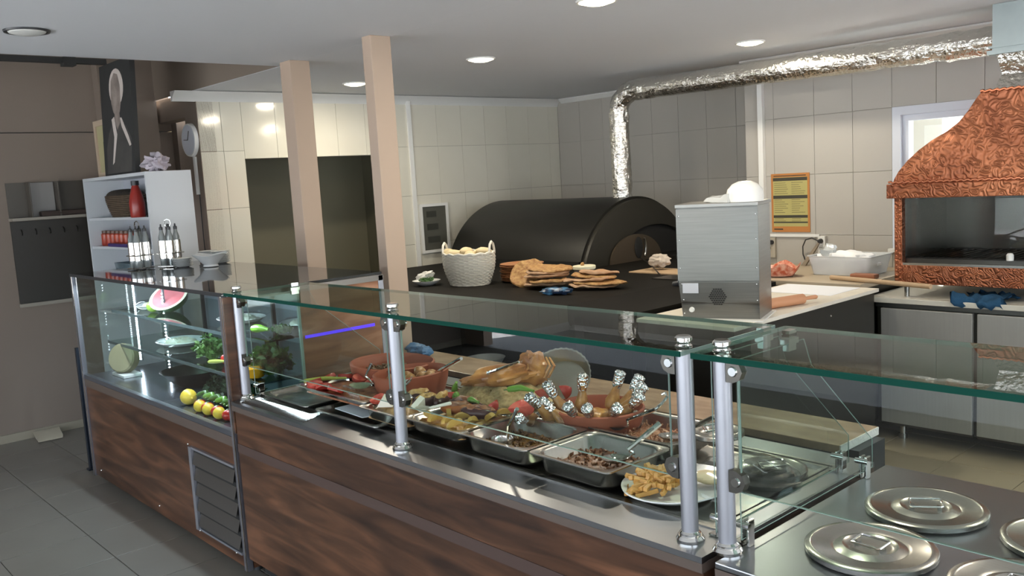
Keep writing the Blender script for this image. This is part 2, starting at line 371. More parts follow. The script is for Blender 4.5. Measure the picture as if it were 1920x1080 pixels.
# house across the yard, seen through the window
hs = thing('neighbouring_house', 'white rendered house seen through the kitchen window', 'house', (-2.5, 10.5, 0))
obj('wall', MB().box(-7.0, 3.0, 10.5, 10.8, 0, 3.0), mat('white_render', 'F2F2F0', .8), hs)
wf = obj('window', MB().box(-3.85, -3.4, 10.46, 10.5, 2.0, 2.6), mat('far_window_frame', 'E8ECEE', .5), hs); obj('pane', bx(-3.8, -3.45, 10.45, 10.46, 2.05, 2.55), mat('far_pane', '8FA0A8', .2), wf)
wf = obj('window', MB().box(-4.85, -4.45, 10.46, 10.5, 1.85, 2.4), 'white', hs); obj('pane', bx(-4.8, -4.5, 10.45, 10.46, 1.9, 2.35), mat('far_pane', '8FA0A8', .2), wf)
struct('yard', bx(-12, 12, 6.7, 30, -.25, -.02), mat('yard_paving', 'B5B2AA', .9))
# two square columns by the display case
for k, (x0, x1, y0, y1) in enumerate(((-3.955, -3.875, 2.63, 2.755), (-4.91, -4.785, 2.67, 2.80))):
    o = struct('column', bx(x0, x1, y0, y1, 0, CZ, bev=.004), 'cream')
    tag(o, ['cream square column nearer the oven, rising behind the corner of the display case', 'cream square column further left, in front of the dark doorway'][k], 'column')
# white pipe up the tiled jog, and trims
obj('pipe_casing', bx(-3.665, -3.625, 5.86, 5.90, .9, CZ, bev=.003), 'white', label='white vertical cable duct running up the tiled wall left of the poster', cat='cable duct')
obj('cable_duct', bx(-3.6, -3.2, 5.885, 5.90, 1.155, 1.175, bev=.002), 'white', label='thin white cable duct running level below the poster to the power strip', cat='cable duct')
# rail under the ceiling edge
mb = MB().box(-5.10, -5.055, .4, 1.72, 2.44, 2.468); mb.box(-5.105, -5.04, 1.50, 1.56, 2.425, 2.469)
obj('ceiling_rail', mb, 'soot', label='dark metal rail running along the ceiling edge at upper left', cat='rail')

# ------------------------------------------------------------------ ceiling lamps
LS = [(-4.36, 3.79, 'recessed round ceiling lamp, lit, between the tall column and the foil duct', True), (-3.19, 5.04, 'recessed round ceiling lamp, lit, near the long foil duct', True),
      (-5.69, 3.70, 'small lit recessed ceiling lamp seen between the two cream columns', True), (-4.36, 1.16, 'round recessed ceiling lamp switched off at upper left corner', False),
      (-2.73, 3.08, 'lit recessed ceiling lamp cut by the top of the picture', True), (-1.5, 2.2, 'lit recessed ceiling lamp above the serving counter', True), (-.4, 3.9, 'lit recessed ceiling lamp over the cook side', True)]
for x, y, lab, on in LS:
    t = thing('ceiling_lamp', lab, 'ceiling lamp', (x, y, CZ), 0, 'recessed ceiling lamps')
    obj('rim', MB().loft([[(x+r*math.cos(a*PI/16), y+r*math.sin(a*PI/16), z) for a in range(32)] for r, z in ((.095, CZ), (.092, CZ-.008), (.083, CZ-.008), (.080, CZ-.001))], cap0=False, cap1=False), 'white' if on else 'darkplas', t)
    obj('diffuser', MB().lathe([(.001, -.022), (.045, -.019), (.073, -.010), (.079, -.001)], (x, y, CZ), 32), 'lampd' if on else 'plasticw', t)
    if on:
        l = bpy.data.lights.new('lamp_light', 'AREA'); l.shape = 'DISK'; l.size = .13; l.energy = LAMP_W; l.color = (1, .90, .72)
        lo = bpy.data.objects.new('lamp_light', l); lo.location = (0, 0, -.028); lo.parent = t; C.objects.link(lo)

# ------------------------------------------------------------------ refrigerated display case
dc = thing('display_case', 'refrigerated glass display case with walnut base and steel vent, left of the serving counter', 'display case', (-4.7, 2.0, 0))
X0, X1, Y0, Y1 = -5.74, -3.625, 1.60, 2.43
obj('base_panel', MB().box(X0+.03, X1-.03, Y0+.006, Y0+.03, .04, .60).box(X0+.01, X0+.03, Y0+.01, Y1, .04, .60), 'woodlam', dc)
obj('side_panel', MB().box(X1-.03, X1-.004, Y0+.03, Y1-.03, .04, .66), 'woodlam', dc)
obj('deck', MB().box(X0+.03, X1-.03, Y0+.03, Y1-.03, .60, .662), mat('blue_grey_deck', '70757E', .18, .8), dc)
obj('deck_edge', bx(X0+.02, X1-.02, Y0, Y0+.03, .60, .645), 'fascia', dc)
obj('deck_rim', bx(X0+.02, X1-.02, Y0+.002, Y0+.03, .645, .67), mat('rim_grey', '63656C', .3, .6), dc)
obj('back_panel', MB().box(X0+.03, X1-.03, Y1-.03, Y1-.01, .04, 1.25), mat('inner_back', '8C96A4', .35, .2), dc)
obj('stone_top', bx(X0+.01, X1-.01, Y0+.25, Y1, 1.272, 1.285, bev=.002), mat('dark_glass_top', '2B2D2E', .04, spec=.9), dc)
obj('top_glass', bx(X0, X1, Y0, Y0+.25, 1.274, 1.285), mat('dark_glass_front', '33373A', .04, spec=.9), dc)
obj('top_edge', MB().box(X0, X1, Y0-.004, Y0, 1.27, 1.287), 'darkplas', dc)
for x in (X0+.004, X1-.034):
    obj('corner_post', MB().box(x, x+.03, Y0-.004, Y0+.026, .03, 1.272, bev=.003), mat('grey_post', '7E7C82', .4, .7), dc)
    obj('bright_edge', bx(x+.024, x+.031, Y0-.006, Y0-.003, .03, 1.272), 'chrome', dc)
obj('corner_post', bx(X1-.03, X1, Y1-.03, Y1, .03, 1.272, bev=.003), 'alu', dc)
obj('end_strip', bx(X1+.001, X1+.013, Y0-.002, Y0+.045, .67, 1.268), 'woodlam', dc)
obj('top_rail', MB().box(X1-.012, X1, Y0+.03, Y1, 1.245, 1.272).box(X0+.03, X1-.03, Y1-.03, Y1, 1.25, 1.272), mat('rail_grey', '8B8680', .3, .7), dc)
obj('front_glass', bx(X0+.034, X1-.034, Y0+.008, Y0+.014, .67, 1.27), 'glassc', dc)
obj('side_glass', bx(X1-.012, X1-.006, Y0+.03, 1.96, .66, 1.245), 'glassc', dc)
obj('side_glass', bx(X0+.01, X0+.016, Y0+.03, Y1-.03, .66, 1.245), 'glassc', dc)
obj('side_board', bx(X1-.012, X1-.004, 1.965, Y1-.03, .66, 1.245), 'woodlamh', dc, label='glossy wood-look board closing the rear of the side')
obj('side_trim', bx(X1-.014, X1-.002, 1.955, 1.967, .66, 1.245), 'gedge2', dc)
for z, d in ((1.03, 1.80), (.845, 1.76)):
    s_ = obj('glass_shelf', bx(X0+.05, X1-.04, d, Y1-.04, z, z+.008), 'glasst', dc)
    obj('shelf_edge', bx(X0+.05, X1-.04, d-.003, d, z-.004, z+.012), mat('shelf_lip', '5B6A6C', .25, .5), s_)
for i in range(3):
    obj('shelf_support', bx(X0+.06+i*.98, X0+.08+i*.98, 2.36, 2.38, .662, 1.25), 'darkplas', dc)
# cold light strip of diodes; the second glowing bar stands for its reflection
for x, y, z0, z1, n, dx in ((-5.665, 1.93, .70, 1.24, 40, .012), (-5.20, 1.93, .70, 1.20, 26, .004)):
    ls = obj('light_strip_and_reflection', bx(x-.008, x+.008, y+.006, y+.016, z0, z1), 'alu', dc, label='upright strip of cold white diodes, the second one its reflection')
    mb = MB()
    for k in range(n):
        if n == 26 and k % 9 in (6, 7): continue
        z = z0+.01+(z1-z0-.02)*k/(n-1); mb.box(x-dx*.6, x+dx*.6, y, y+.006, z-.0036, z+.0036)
    obj('diodes_and_reflection', mb, 'led', ls, kind='stuff')
obj('lamp_tube', MB().cyl((X0+.1, 1.70, 1.255), (X1-.1, 1.70, 1.255), .008, n=8), mat('tube_glow', 'FFFFFF', emis=('DCE8FF', 5)), dc)
cl_ = bpy.data.lights.new('case_light', 'AREA'); cl_.shape = 'RECTANGLE'; cl_.size = 1.9; cl_.size_y = .03; cl_.energy = 22; cl_.color = (.75, .86, 1)
clo = bpy.data.objects.new('case_light', cl_); clo.location = (-4.68, 1.70, 1.243); clo.rotation_euler = (math.radians(12), 0, 0); C.objects.link(clo)
obj('violet_reflection', bx(X1-.003, X1+.001, 1.98, 2.36, 1.026, 1.040), 'violet', dc, label='thin violet reflection, modelled as a glowing strip')  # violet reflection on the side board, built as a glowing strip
vg = obj('vent_grille', MB().box(-4.145, -4.115, Y0-.014, Y0+.008, .10, .515).box(-4.115, X1-.04, Y0-.008, Y0+.006, .505, .515).box(-4.115, X1-.04, Y0-.008, Y0+.006, .10, .11), 'alu', dc)
obj('vent_back', bx(-4.115, X1-.036, Y0+.001, Y0+.0055, .11, .505), 'soot', vg)
sl0 = None
for i in range(5):
    z = .15+i*.077
    mbs = MB().loft([[(x, Y0-.016, z-.022), (x, Y0-.013, z-.018), (x, Y0+.002, z+.034), (x, Y0-.001, z+.030)] for x in (-4.105, X1-.042)])
    obj('slat', mbs, mat('slat_grey', '4E4A46', .4, .5), vg)
for x in (-5.6, -4.67, -4.15, -3.75):
    obj('screw', MB().ell((x, Y0+.005, .085), (.006, .004, .006), 8), 'chrome', dc)
obj('screw', MB().ell((-4.15, Y0-.01, .525), (.007, .004, .007), 8), 'chrome', dc)
for x in (-5.6, -3.70):
    for y in (1.68, 2.35):
        obj('foot', MB().cyl((x, y, 0), (x, y, .04), .02, n=12), 'darkplas', dc)

# ------------------------------------------------------------------ serving counter (two units)
def counter(name, lab, x0, x1, wells):
    t = thing(name, lab, 'counter', ((x0+x1)/2, 2.0, 0))
    y0, y1 = 1.60, 2.44
    obj('front_panel', MB().box(x0+.005, x1-.005, y0, y0+.02, .10, .778).box(x0+.005, x0+.02, y0+.02, y1-.02, .10, .778).box(x1-.02, x1-.005, y0+.02, y1-.02, .10, .778), 'woodlam', t)
    obj('inlay_band', bx(x0+.006, x1-.006, y0-.003, y0, .588, .628), mat('inlay_brown', '4A3A35', .35), t)
    obj('plinth', bx(x0+.04, x1-.04, y0+.05, y1-.05, .03, .10), 'soot', t)
    obj('fascia', MB().box(x0, x1, y0-.012, y0+.01, .776, .7995).box(x0, x0+.012, y0+.01, y1, .776, .7995).box(x1-.012, x1, y0+.01, y1, .776, .7995), 'fascia', t)
    w = wells
    if w:
        a, b_, c, d = w
        mb = MB().box(x0, x1, y0-.012, c, .80, .815).box(x0, x1, d, y1, .80, .815).box(x0, a, c, d, .80, .815).box(b_, x1, c, d, .80, .815)
        obj('steel_top', mb, 'steeltop', t)
        obj('well', bx(a-.005, b_+.005, c-.005, d+.005, .70, .735), 'darksteel', t)
        obj('well_wall', MB().box(a-.005, a, c, d, .735, .80).box(b_, b_+.005, c, d, .735, .80).box(a, b_, c-.005, c, .735, .80).box(a, b_, d, d+.005, .735, .80), 'darksteel', t)
        obj('well_rim', MB().box(a-.01, b_+.01, c-.012, c, .815, .8185).box(a-.01, b_+.01, d, d+.012, .815, .8185).box(b_, b_+.012, c, d, .815, .8185).box(a-.012, a, c, d, .815, .8185), 'steel', t)
    else:
        obj('steel_top', bx(x0, x1, y0-.012, y1, .80, .815, bev=.003), 'steeltop', t)
    for x in (x0+.08, x1-.08):
        for y in (1.68, 2.36): obj('foot', MB().cyl((x, y, 0), (x, y, .03), .022, n=12), 'darkplas', t)
    return t
k1 = counter('serving_counter', 'long serving counter with steel top and walnut front, holding the food trays', -3.61, -1.165, (-3.45, -1.235, 1.75, 2.33))
# steel cover plates over the water bath, each with a shallow pressed tray
for i, (a, b_, c, d) in enumerate(((-3.44, -2.86, 1.755, 2.325), (-2.855, -2.215, 1.755, 2.325), (-2.21, -1.675, 1.755, 2.325), (-1.67, -1.245, 1.755, 2.325))):
    mb = MB().loft([[(a, c, .800), (b_, c, .800), (b_, d, .800), (a, d, .800)], [(a, c, .8165), (b_, c, .8165), (b_, d, .8165), (a, d, .8165)], [(a+.012, c+.012, .8165), (b_-.012, c+.012, .8165), (b_-.012, d-.012, .8165), (a+.012, d-.012, .8165)], [(a+.02, c+.02, .808), (b_-.02, c+.02, .808), (b_-.02, d-.02, .808), (a+.02, d-.02, .808)]])
    obj('cover_plate', mb, 'steel' if i else 'steel', k1)
k2 = counter('serving_counter', 'steel topped serving counter at right with round pot lids, nearest the camera', -1.13, .62, None)
# ribbed drainer inlay at the left end
mb = MB()
for i in range(16): mb.cyl((-3.56, 1.615+i*.0075, .8165), (-3.02+rnd.uniform(-.01, .01)-i*.004, 1.615+i*.0075, .8165), .0022, n=6)
obj('ribbed_inlay', mb, 'steel', k1, kind='stuff')

# ------------------------------------------------------------------ sneeze guards
def half_clamp(mb, x, y, z, s):
    pts = [(0, -.026), (.018*1, -.026), (.034, -.018), (.042, 0), (.034, .018), (.018, .026), (0, .026)]
    mb.loft([[(x+s*u, y+dy, z+v) for u, v in pts] for dy in (-.011, .011)])
def guard(name, lab, x0, x1, posts, panes, ends):
    t = thing(name, lab, 'sneeze guard', ((x0+x1)/2, 1.65, .815))
    tp = obj('top_glass', bx(x0, x1, 1.602, 2.0, 1.276, 1.288), 'glasst', t)
    obj('glass_edge', MB().box(x0, x1, 1.598, 1.602, 1.2755, 1.2885), 'gedge', tp)
    obj('glass_edge', MB().box(x0, x1, 2.0, 2.002, 1.277, 1.287).box(x0-.002, x0, 1.602, 2.0, 1.277, 1.287).box(x1, x1+.002, 1.602, 2.0, 1.277, 1.287), 'gedge2', tp, label='pale side and rear edge')
    for i, (x, sides) in enumerate(posts):
        y = 1.655
        p = obj('post', MB().lathe([(.0205, .826), (.0205, 1.276)], (x, y, 0), 24), 'alu', t)
        obj('post_foot', MB().lathe([(.034, .8155), (.035, .822), (.030, .829), (.026, .829), (.026, .835), (.0215, .84), (.0205, .84)], (x, y, 0), 28), 'chrome', p)
        obj('post_cap', MB().lathe([(.020, 1.287), (.021, 1.291), (.016, 1.295), (.017, 1.300), (.021, 1.303), (.021, 1.310), (.016, 1.314), (.001, 1.314)], (x, y, 0), 24, cap1=True), 'chrome', p)
        for s in sides:
            for z in (1.247, .992):
                mb = MB(); half_clamp(mb, x+s*.018, y-.003, z, s)
                c = obj('clamp', mb, 'darksteel', p)
                obj('clamp_knob', MB().cyl((x+s*.036, y+.006, z), (x+s*.036, y+.020, z), .017, .014, 16).cyl((x+s*.036, y-.014, z), (x+s*.036, y-.018, z), .012, .010, 14), 'chrome', c)
    for a, b_ in panes:
        f = obj('front_pane', bx(a, b_, 1.650, 1.655, .968, 1.262), 'glassc', t)
        obj('pane_edge', MB().box(a, b_, 1.6495, 1.6555, .9665, .968).box(a-.001, a, 1.6495, 1.6555, .968, 1.262).box(b_, b_+.001, 1.6495, 1.6555, .968, 1.262), 'gedge2', f)
    for x in ends:
        pts = [(1.69, .835), (2.345, .835), (2.345, .915), (2.02, 1.19), (1.985, 1.262), (1.69, 1.262)]
        f = obj('side_pane', MB().loft([[(x+d, u, v) for u, v in pts] for d in (-.003, .003)]), 'glassc', t)
        mb = MB()
        for (u0, v0), (u1, v1) in zip(pts, pts[1:]+pts[:1]): mb.tube([(x, u0, v0), (x, u1, v1)], .0014, 4)
        obj('pane_edge', mb, 'gedge2', f)
        for y in (1.715, 2.30):
            c = obj('clip', MB().box(x-.011, x-.004, y-.013, y+.013, .8155, .878, bev=.002).box(x+.004, x+.011, y-.013, y+.013, .8155, .878, bev=.002).box(x-.03, x-.011, y-.013, y+.013, .8155, .8215), 'chrome', t)
            obj('clip_screw', MB().cyl((x-.018, y-.018, .868), (x+.018, y-.018, .868), .008, n=12), 'chrome', c)
        c = obj('top_bracket', MB().box(x-.008, x+.008, 1.90, 1.935, 1.245, 1.262).box(x-.012, x+.012, 1.895, 1.94, 1.262, 1.276).box(x-.010, x+.010, 1.90, 1.935, 1.288, 1.296), 'chrome', t)
    return t
guard('sneeze_guard', 'long glass sneeze guard on three round posts over the food trays', -3.60, -1.215, ((-3.595, (1,)), (-2.43, (-1, 1)), (-1.245, (-1,))), ((-3.545, -2.475), (-2.385, -1.29)), (-3.575, -1.195))
guard('sneeze_guard', 'glass sneeze guard at right with thick green edge over the pot lids', -1.185, .60, ((-1.14, (1,)), (.0, (-1, 1))), ((-1.095, -.045),), (-1.125,))

# ------------------------------------------------------------------ marble pass shelf behind the counter
ms = thing('pass_shelf', 'narrow brown marble pass shelf on a dark cabinet behind the serving counter', 'shelf', (-2.6, 2.7, 0))
obj('marble_slab', bx(-3.86, -1.335, 2.56, 2.825, .775, .803, bev=.003), 'marble', ms)
obj('slab_end', bx(-1.335, -1.331, 2.562, 2.823, .776, .802), mat('raw_marble_edge', 'CFCBC4', .7, bump=(90, .5, 'noise')), ms)
obj('cabinet', MB().box(-3.84, -1.36, 2.60, 2.80, .08, .775).box(-1.36, -1.30, 2.62, 2.80, .68, .775), mat('dark_cabinet', '3A3E42', .35, .5), ms)
for x in (-3.7, -1.45): obj('foot', bx(x-.02, x+.02, 2.68, 2.72, 0, .08), 'darkplas', ms)

# ------------------------------------------------------------------ pizza oven on its table
ov = thing('pizza_oven', 'black barrel vaulted pizza oven on a black stand, foil chimney at its front', 'oven', (-4.6, 4.8, 0))
obj('table_top', MB().box(-6.15, -3.33, 3.40, 5.0, .962, 1.0).box(-6.15, -3.85, 5.0, 6.2, .962, 1.0), 'black', ov)
obj('front_slope', MB().loft([[(-3.33, y, .962), (-3.33, y, 1.0), (-2.96, y, .965), (-2.96, y, .94)] for y in (3.42, 4.9)]).box(-4.0, -2.96, 3.40, 3.42, .94, .985), 'black', ov)
obj('stand', MB().box(-6.1, -5.0, 3.75, 6.1, .08, .962).box(-5.0, -3.35, 3.95, 5.0, .08, .962).box(-5.0, -3.87, 5.0, 6.1, .08, .962).box(-5.0, -4.95, 3.48, 3.95, .08, .962).box(-3.4, -3.35, 3.48, 3.55, .08, .94), 'soot', ov)
obj('under_shelf', bx(-5.2, -3.4, 3.45, 3.95, .45, .47), 'black', ov)
yc, zc, R_ = 5.47, .80, .705
def arch(x, r, n=40, z0=1.05):
    a0 = math.acos((z0-zc)/r); return [(x, yc-r*math.sin(a0-2*a0*i/n), zc+r*math.cos(a0-2*a0*i/n)) for i in range(n+1)]
obj('barrel', MB().loft([arch(-6.12, R_-.004), arch(-6.11, R_), arch(-4.56, R_), arch(-4.54, R_), arch(-4.54, R_-.01)], cap0=True, cap1=True), 'ovenblack', ov)
obj('barrel_base', bx(-6.1, -4.56, yc-.66, yc+.66, 1.0, 1.05), 'soot', ov)
def oarch(x, w, h, y_, z0=1.05, n=24): return [(x, y_-w*math.cos(PI*i/n), z0+h*math.sin(PI*i/n)) for i in range(n+1)]
mb = MB()
# front plate: thick ring around the mouth
a_, b2 = arch(-4.50, R_-.02, 40, 1.0), oarch(-4.50, .46, .27, yc+.19, 1.0, n=40)
mb.loft([[(-4.545, p[1], p[2]) for p in a_], a_, b2, [(-4.75, p[1], p[2]) for p in b2]], cap0=False, cap1=False)
obj('front_plate', mb, mat('satin_black_front', '302E28', .42, .2), ov)
obj('mouth', MB().loft([oarch(-4.538, .455, .265, yc+.19, 1.0), oarch(-4.534, .45, .26, yc+.19, 1.0)]), 'soot', ov)
dr = obj('door', MB().loft([oarch(-4.49, .31, .21, yc-.08, 1.001), oarch(-4.475, .31, .21, yc-.08, 1.001)]), mat('browned_steel', '5C5144', .45, .6), ov)
obj('handle_plate', MB().ell((-4.47, yc-.06, 1.105), (.008, .05, .085), 16), 'soot', dr)
obj('handle', MB().tube([(-4.455, yc-.02+.03*math.cos(a), 1.105+.075*math.sin(a)) for a in [(-1.3+i*.26) for i in range(11)]], .008, 8), 'steel', dr)
obj('hearth_ledge', MB().box(-4.54, -4.25, 5.6, 6.1, 1.0, 1.03, bev=.004), 'darksteel', ov)
for y in (4.32, 4.48):
    kn = obj('knob', MB().cyl((-3.30, y, 1.000), (-3.26, y, 1.012), .024, .020, 16), 'darkplas', ov)
    obj('pointer', bx(-3.262, -3.252, y-.004, y+.004, 1.0, 1.02), 'chrome', kn)
for x in (-6.0, -4.0):
    for y in (3.55, 6.0): obj('foot', bx(x-.03, x+.03, y-.03, y+.03, 0, .08), 'soot', ov)
# crumpled rag and board at the oven mouth
mb = MB().ell((0, 0, .035), (.075, .06, .045), 22, .45, 9, seed=3)
o = obj('crumpled_paper', mb, mat('crumpled_beige_paper', 'B9AC9E', .8)); o.location = (-3.86, 4.88, 1.02); tag(o, 'crumpled beige paper lying at the oven mouth beside the steel machine', 'paper')
o = obj('wooden_peel', MB().box(-4.0, -3.5, 4.72, 4.98, 1.001, 1.010, bev=.002).box(-3.5, -3.36, 4.83, 4.87, 1.001, 1.012, bev=.003), 'palewood', label='flat wooden peel lying in front of the oven mouth', cat='peel')
o = obj('peel', MB().tube([(-3.62, 4.60, 1.006), (-3.95, 4.9, 1.045), (-4.2, 5.1, 1.06)], .005, 6).box(-3.62, -3.40, 4.50, 4.70, 1.001, 1.006), 'darksteel', label='thin dark steel peel in front of the oven door', cat='peel')
# foil chimney
pts = [(-4.665, 5.47, 1.45)]
pts += [(-4.665, 5.47, 1.45+.04*i) for i in range(1, 19)]
for i in range(1, 9):
    a = i*PI/16; pts.append((-4.665+.18*(1-math.cos(a)), 5.47, 2.17+.16*math.sin(a)))
n_ = 66
for i in range(1, n_+1): pts.append((-4.485+(2.66)*i/n_, 5.47-.10*i/n_, 2.33-.035*i/n_))
loops = MB(); P_ = [Vector(p) for p in pts]; rows_ = []; up = Vector((0, 1, 0))
for i, p in enumerate(P_):
    t_ = (P_[min(i+1, len(P_)-1)]-P_[max(i-1, 0)]).normalized(); a = (up-t_*up.dot(t_)).normalized(); c_ = t_.cross(a); row = []
    for k in range(28):
        an = 2*PI*k/28; d = a*math.cos(an)+c_*math.sin(an); q = p+d*.08
        sh = 1 if i < 30 else (.35+.65*max(0, min(1, (i-62)/12)) if i > 30 else 1)
        hi = noise.noise(q*(26 if i < 30 else 14))*.010*sh+rnd.uniform(-1, 1)*.0028*(1 if i < 32 else .55+.6*sh*sh)
        row.append(p+d*(.078+hi))
    rows_.append(row)
loops.loft(rows_)
ch = obj('foil_chimney', loops, 'foil', label='long chimney duct wrapped in crumpled aluminium foil, from oven to hood', cat='duct', sm=4)

# ------------------------------------------------------------------ preparation table and dough machine
pt = thing('prep_table', 'steel preparation table with floury white board between oven and fridge counter', 'table', (-2.9, 4.3, 0))
obj('table_top', bx(-2.93, -2.34, 3.50, 4.98, .925, .945, bev=.002), mat('floury_board', 'C9BFAD', .5, noise_=(6, .7), col2='DAD5CB'), pt)
obj('body', bx(-2.90, -2.36, 3.53, 4.96, .12, .925), 'darksteel', pt)
for x in (-2.88, -2.4):
    for y in (3.6, 4.9): obj('leg', MB().cyl((x, y, 0), (x, y, .12), .02, n=12), 'steel', pt)
for y, z in ((3.95, .84), (4.45, .86)): obj('screw', MB().ell((-2.358, y, z), (.004, .006, .006), 8), 'chrome', pt)
o = obj('paper_sheet', bx(-2.90, -2.44, 4.60, 4.95, .9455, .9475), mat('white_sheet', 'E4E6EC', .5), label='large white sheet lying at the far end of the preparation table', cat='sheet')
# dough sheeter, turned a little
dm = thing('dough_machine', 'brushed steel dough machine with vent holes standing on the preparation table', 'machine', (-2.71, 3.581, .945), math.radians(20.7))
w_, d_ = .397, .30
shl = [(0, .0), (w_, .0), (w_, d_), (0, d_)]
obj('housing', MB().loft([[(.0+.012, .02, .005), (w_-.004, .02, .005), (w_, d_, .005), (.012, d_, .005)], [(.0, 0, .19), (w_, 0, .19), (w_, d_, .19), (0, d_, .19)], [(.0, 0, .56), (w_, 0, .56), (w_, d_, .56), (0, d_, .56)]]), 'brushed', dm)
obj('upper_cover', MB().box(-.003, w_+.003, -.004, 0, .197, .556, bev=.001), 'brushed', dm)
lc = obj('lower_cover', MB().loft([[(.012, .0155, .01), (w_-.004, .0155, .01), (w_-.004, .019, .01), (.012, .019, .01)], [(.001, -.004, .19), (w_-.001, -.004, .19), (w_-.001, 0, .19), (.001, 0, .19)]]), 'brushed', dm)
mb = MB()
for r in range(9):
    n = 4+min(r, 8-r)
    for k in range(n):
        x = w_*.5-.005+(k-(n-1)/2)*.0115; z = .155-r*.0095; y = -.0045+(.19-z)/.18*.0195
        mb.box(x-.0045, x+.0045, y-.0015, y+.003, z-.003, z+.003)
obj('vent_holes', mb, 'soot', dm, kind='stuff')
obj('top_plate', bx(-.006, w_+.006, -.008, d_+.01, .56, .578, bev=.002), mat('top_plate_steel', '8F8D88', .4, 1), dm)
obj('rating_plate', MB().box(.02, .10, -.0052, -.003, .135, .185), mat('rating_label', 'B4B6BC', .4), dm)
obj('base_board', bx(-.02, w_+.02, -.03, d_+.02, 0, .005), 'plasticw', dm)
for x, z in ((.01, .52), (.01, .40), (.01, .26), (w_-.01, .52), (w_-.01, .40), (w_-.01, .26), (.015, .18), (w_-.012, .18), (w_-.012, .10), (.02, .10), (.02, .03)):
    obj('rivet', MB().ell((x, -.004+max(0, (.19-z)/.18*.0195), z), (.004, .003, .004), 6), 'chrome', dm)
obj('dial', MB().cyl((.06, .012, .05), (.06, -.004, .05), .014, .011, 14), 'plasticw', dm)
# packed bowl on the machine
mb = MB().lathe([(.088, .0), (.09, .03), (.083, .06), (.06, .085), (.03, .098), (.001, .10)], (-2.43, 3.76, 1.524), 32)
bw = obj('bread_dome', mb, mat('white_dome_dough', 'DEDCD6', .35), label='white domed dough bowl turned over on top of the steel machine', cat='bowl')
mb = MB().loft([[(-2.63, 3.70, 1.525), (-2.46, 3.66, 1.525), (-2.42, 3.80, 1.525), (-2.60, 3.83, 1.525)], [(-2.62, 3.71, 1.55), (-2.47, 3.67, 1.56), (-2.44, 3.79, 1.565), (-2.59, 3.81, 1.552)]])
bmesh.ops.subdivide_edges(mb.b, edges=mb.b.edges[:], cuts=5, use_grid_fill=True)
for v in mb.b.verts: v.co.z = max(1.524, v.co.z+noise.noise(v.co*40)*.016); v.co.x += noise.noise(v.co*35+Vector((5, 0, 0)))*.012
obj('plastic_bag', mb, mat('clear_crinkled_plastic', 'D9DCDC', .15, spec=.9, trans=.35), label='crinkled clear plastic bag on the steel machine beside the white dome', cat='bag')
# rolling pin on the table
def pin(a, b_, r, h):
    a, b_ = Vector(a), Vector(b_); d = (b_-a).normalized(); L_ = (b_-a).length
    st = [(0, .25), (.01, .42), (h*.5, .38), (h, .34), (h+.008, .5), (h+.014, 1), (L_-h-.014, 1), (L_-h-.008, .5), (L_-h, .34), (L_-h*.5, .38), (L_-.01, .42), (L_, .25)]
    return MB().tube([a+d*s for s, _ in st], [r*q for _, q in st], 16)
obj('rolling_pin', pin((-2.56, 3.80, .973), (-2.40, 4.38, .973), .028, .09), mat('rolling_pin_wood', 'C08A66', .5), label='thick wooden rolling pin with handles on the preparation table, right of the machine', cat='rolling pin')

# ------------------------------------------------------------------ back worktop along the wall
bc = thing('back_worktop', 'pale worktop along the tiled wall under the poster', 'worktop', (-3.1, 5.4, 0))
obj('slab', bx(-3.80, -2.47, 5.02, 5.895, .925, .955, bev=.002), mat('floury_wood_worktop', 'B5A791', .5, noise_=(3, .8), col2='A59680'), bc)
obj('cabinet', bx(-3.78, -2.49, 5.05, 5.88, .08, .925), 'darksteel', bc)
for x in (-3.7, -2.55): obj('foot', bx(x-.02, x+.02, 5.2, 5.24, 0, .08), 'steel', bc)
o = obj('long_rolling_pin', MB().tube([(-2.78, 5.07, .975), (-2.2, 4.93, .925)], .0, 8) if 0 else MB().cyl((-2.73, 5.16, .972), (-2.05, 4.99+.0, .968), .0145, .0145, 14), 'palewood', label='long thin wooden rolling pin lying across worktop and fridge counter', cat='rolling pin')
# tray of raw meat/dough: reddish plate
mb = MB()
r1 = [[(-3.15+.17*u*math.cos(a*PI/12), 5.22+.12*u*math.sin(a*PI/12), .957+h+(.02 if u > .9 else 0)*math.sin(a*1.3)) for a in range(24)] for u, h in ((.3, 0), (.7, .004), (.95, .05), (1.0, .075), (.96, .07), (.65, .02), (.1, .015))]
o = obj('patterned_dish', MB().loft(r1), mat('red_marbled_dish', 'B4553A', .3, noise_=(34, .2), col2='D3A08A'), label='red and cream marbled dish on the worktop, half hidden by the steel machine', cat='dish')
# clear tub with white bag
tb = thing('plastic_tub', 'clear plastic tub holding a white bag, on the worktop below the window', 'tub', (-2.78, 5.52, .955))
tx, ty = (-2.78, 5.50)
def rl(hx, hy, z, cx=tx, cy=ty, r=.03, n=5):
    out = []
    for sx, sy, a0 in ((1, 1, 0), (-1, 1, PI/2), (-1, -1, PI), (1, -1, 3*PI/2)):
        for i in range(n): a = a0+PI/2*i/(n-1); out.append((cx+sx*(hx-r)+r*math.cos(a), cy+sy*(hy-r)+r*math.sin(a), z))
    return out
obj('shell', MB().loft([rl(.19, .14, .957), rl(.215, .16, 1.075), rl(.222, .167, 1.078), rl(.222, .167, 1.082), rl(.212, .157, 1.08), rl(.186, .136, .962)]), mat('frosted_plastic', 'F0F3F5', .2, spec=.6, trans=.45), tb)
mb = MB().ell((-2.79, 5.50, 1.045), (.18, .13, .06), 28, .5, 8, seed=4)
obj('white_bag', mb, mat('white_bag', 'F0F0F0', .5), label='white crinkled bag with food', cat='bag')
mb = MB().ell((-2.885, 5.44, 1.10), (.055, .045, .045), 16, .5, 6, seed=9)
obj('film_ball', mb, mat('film_ball', 'D8DCDD', .2, trans=.4), label='ball of cling film rising from the left end of the tub', cat='cling film')
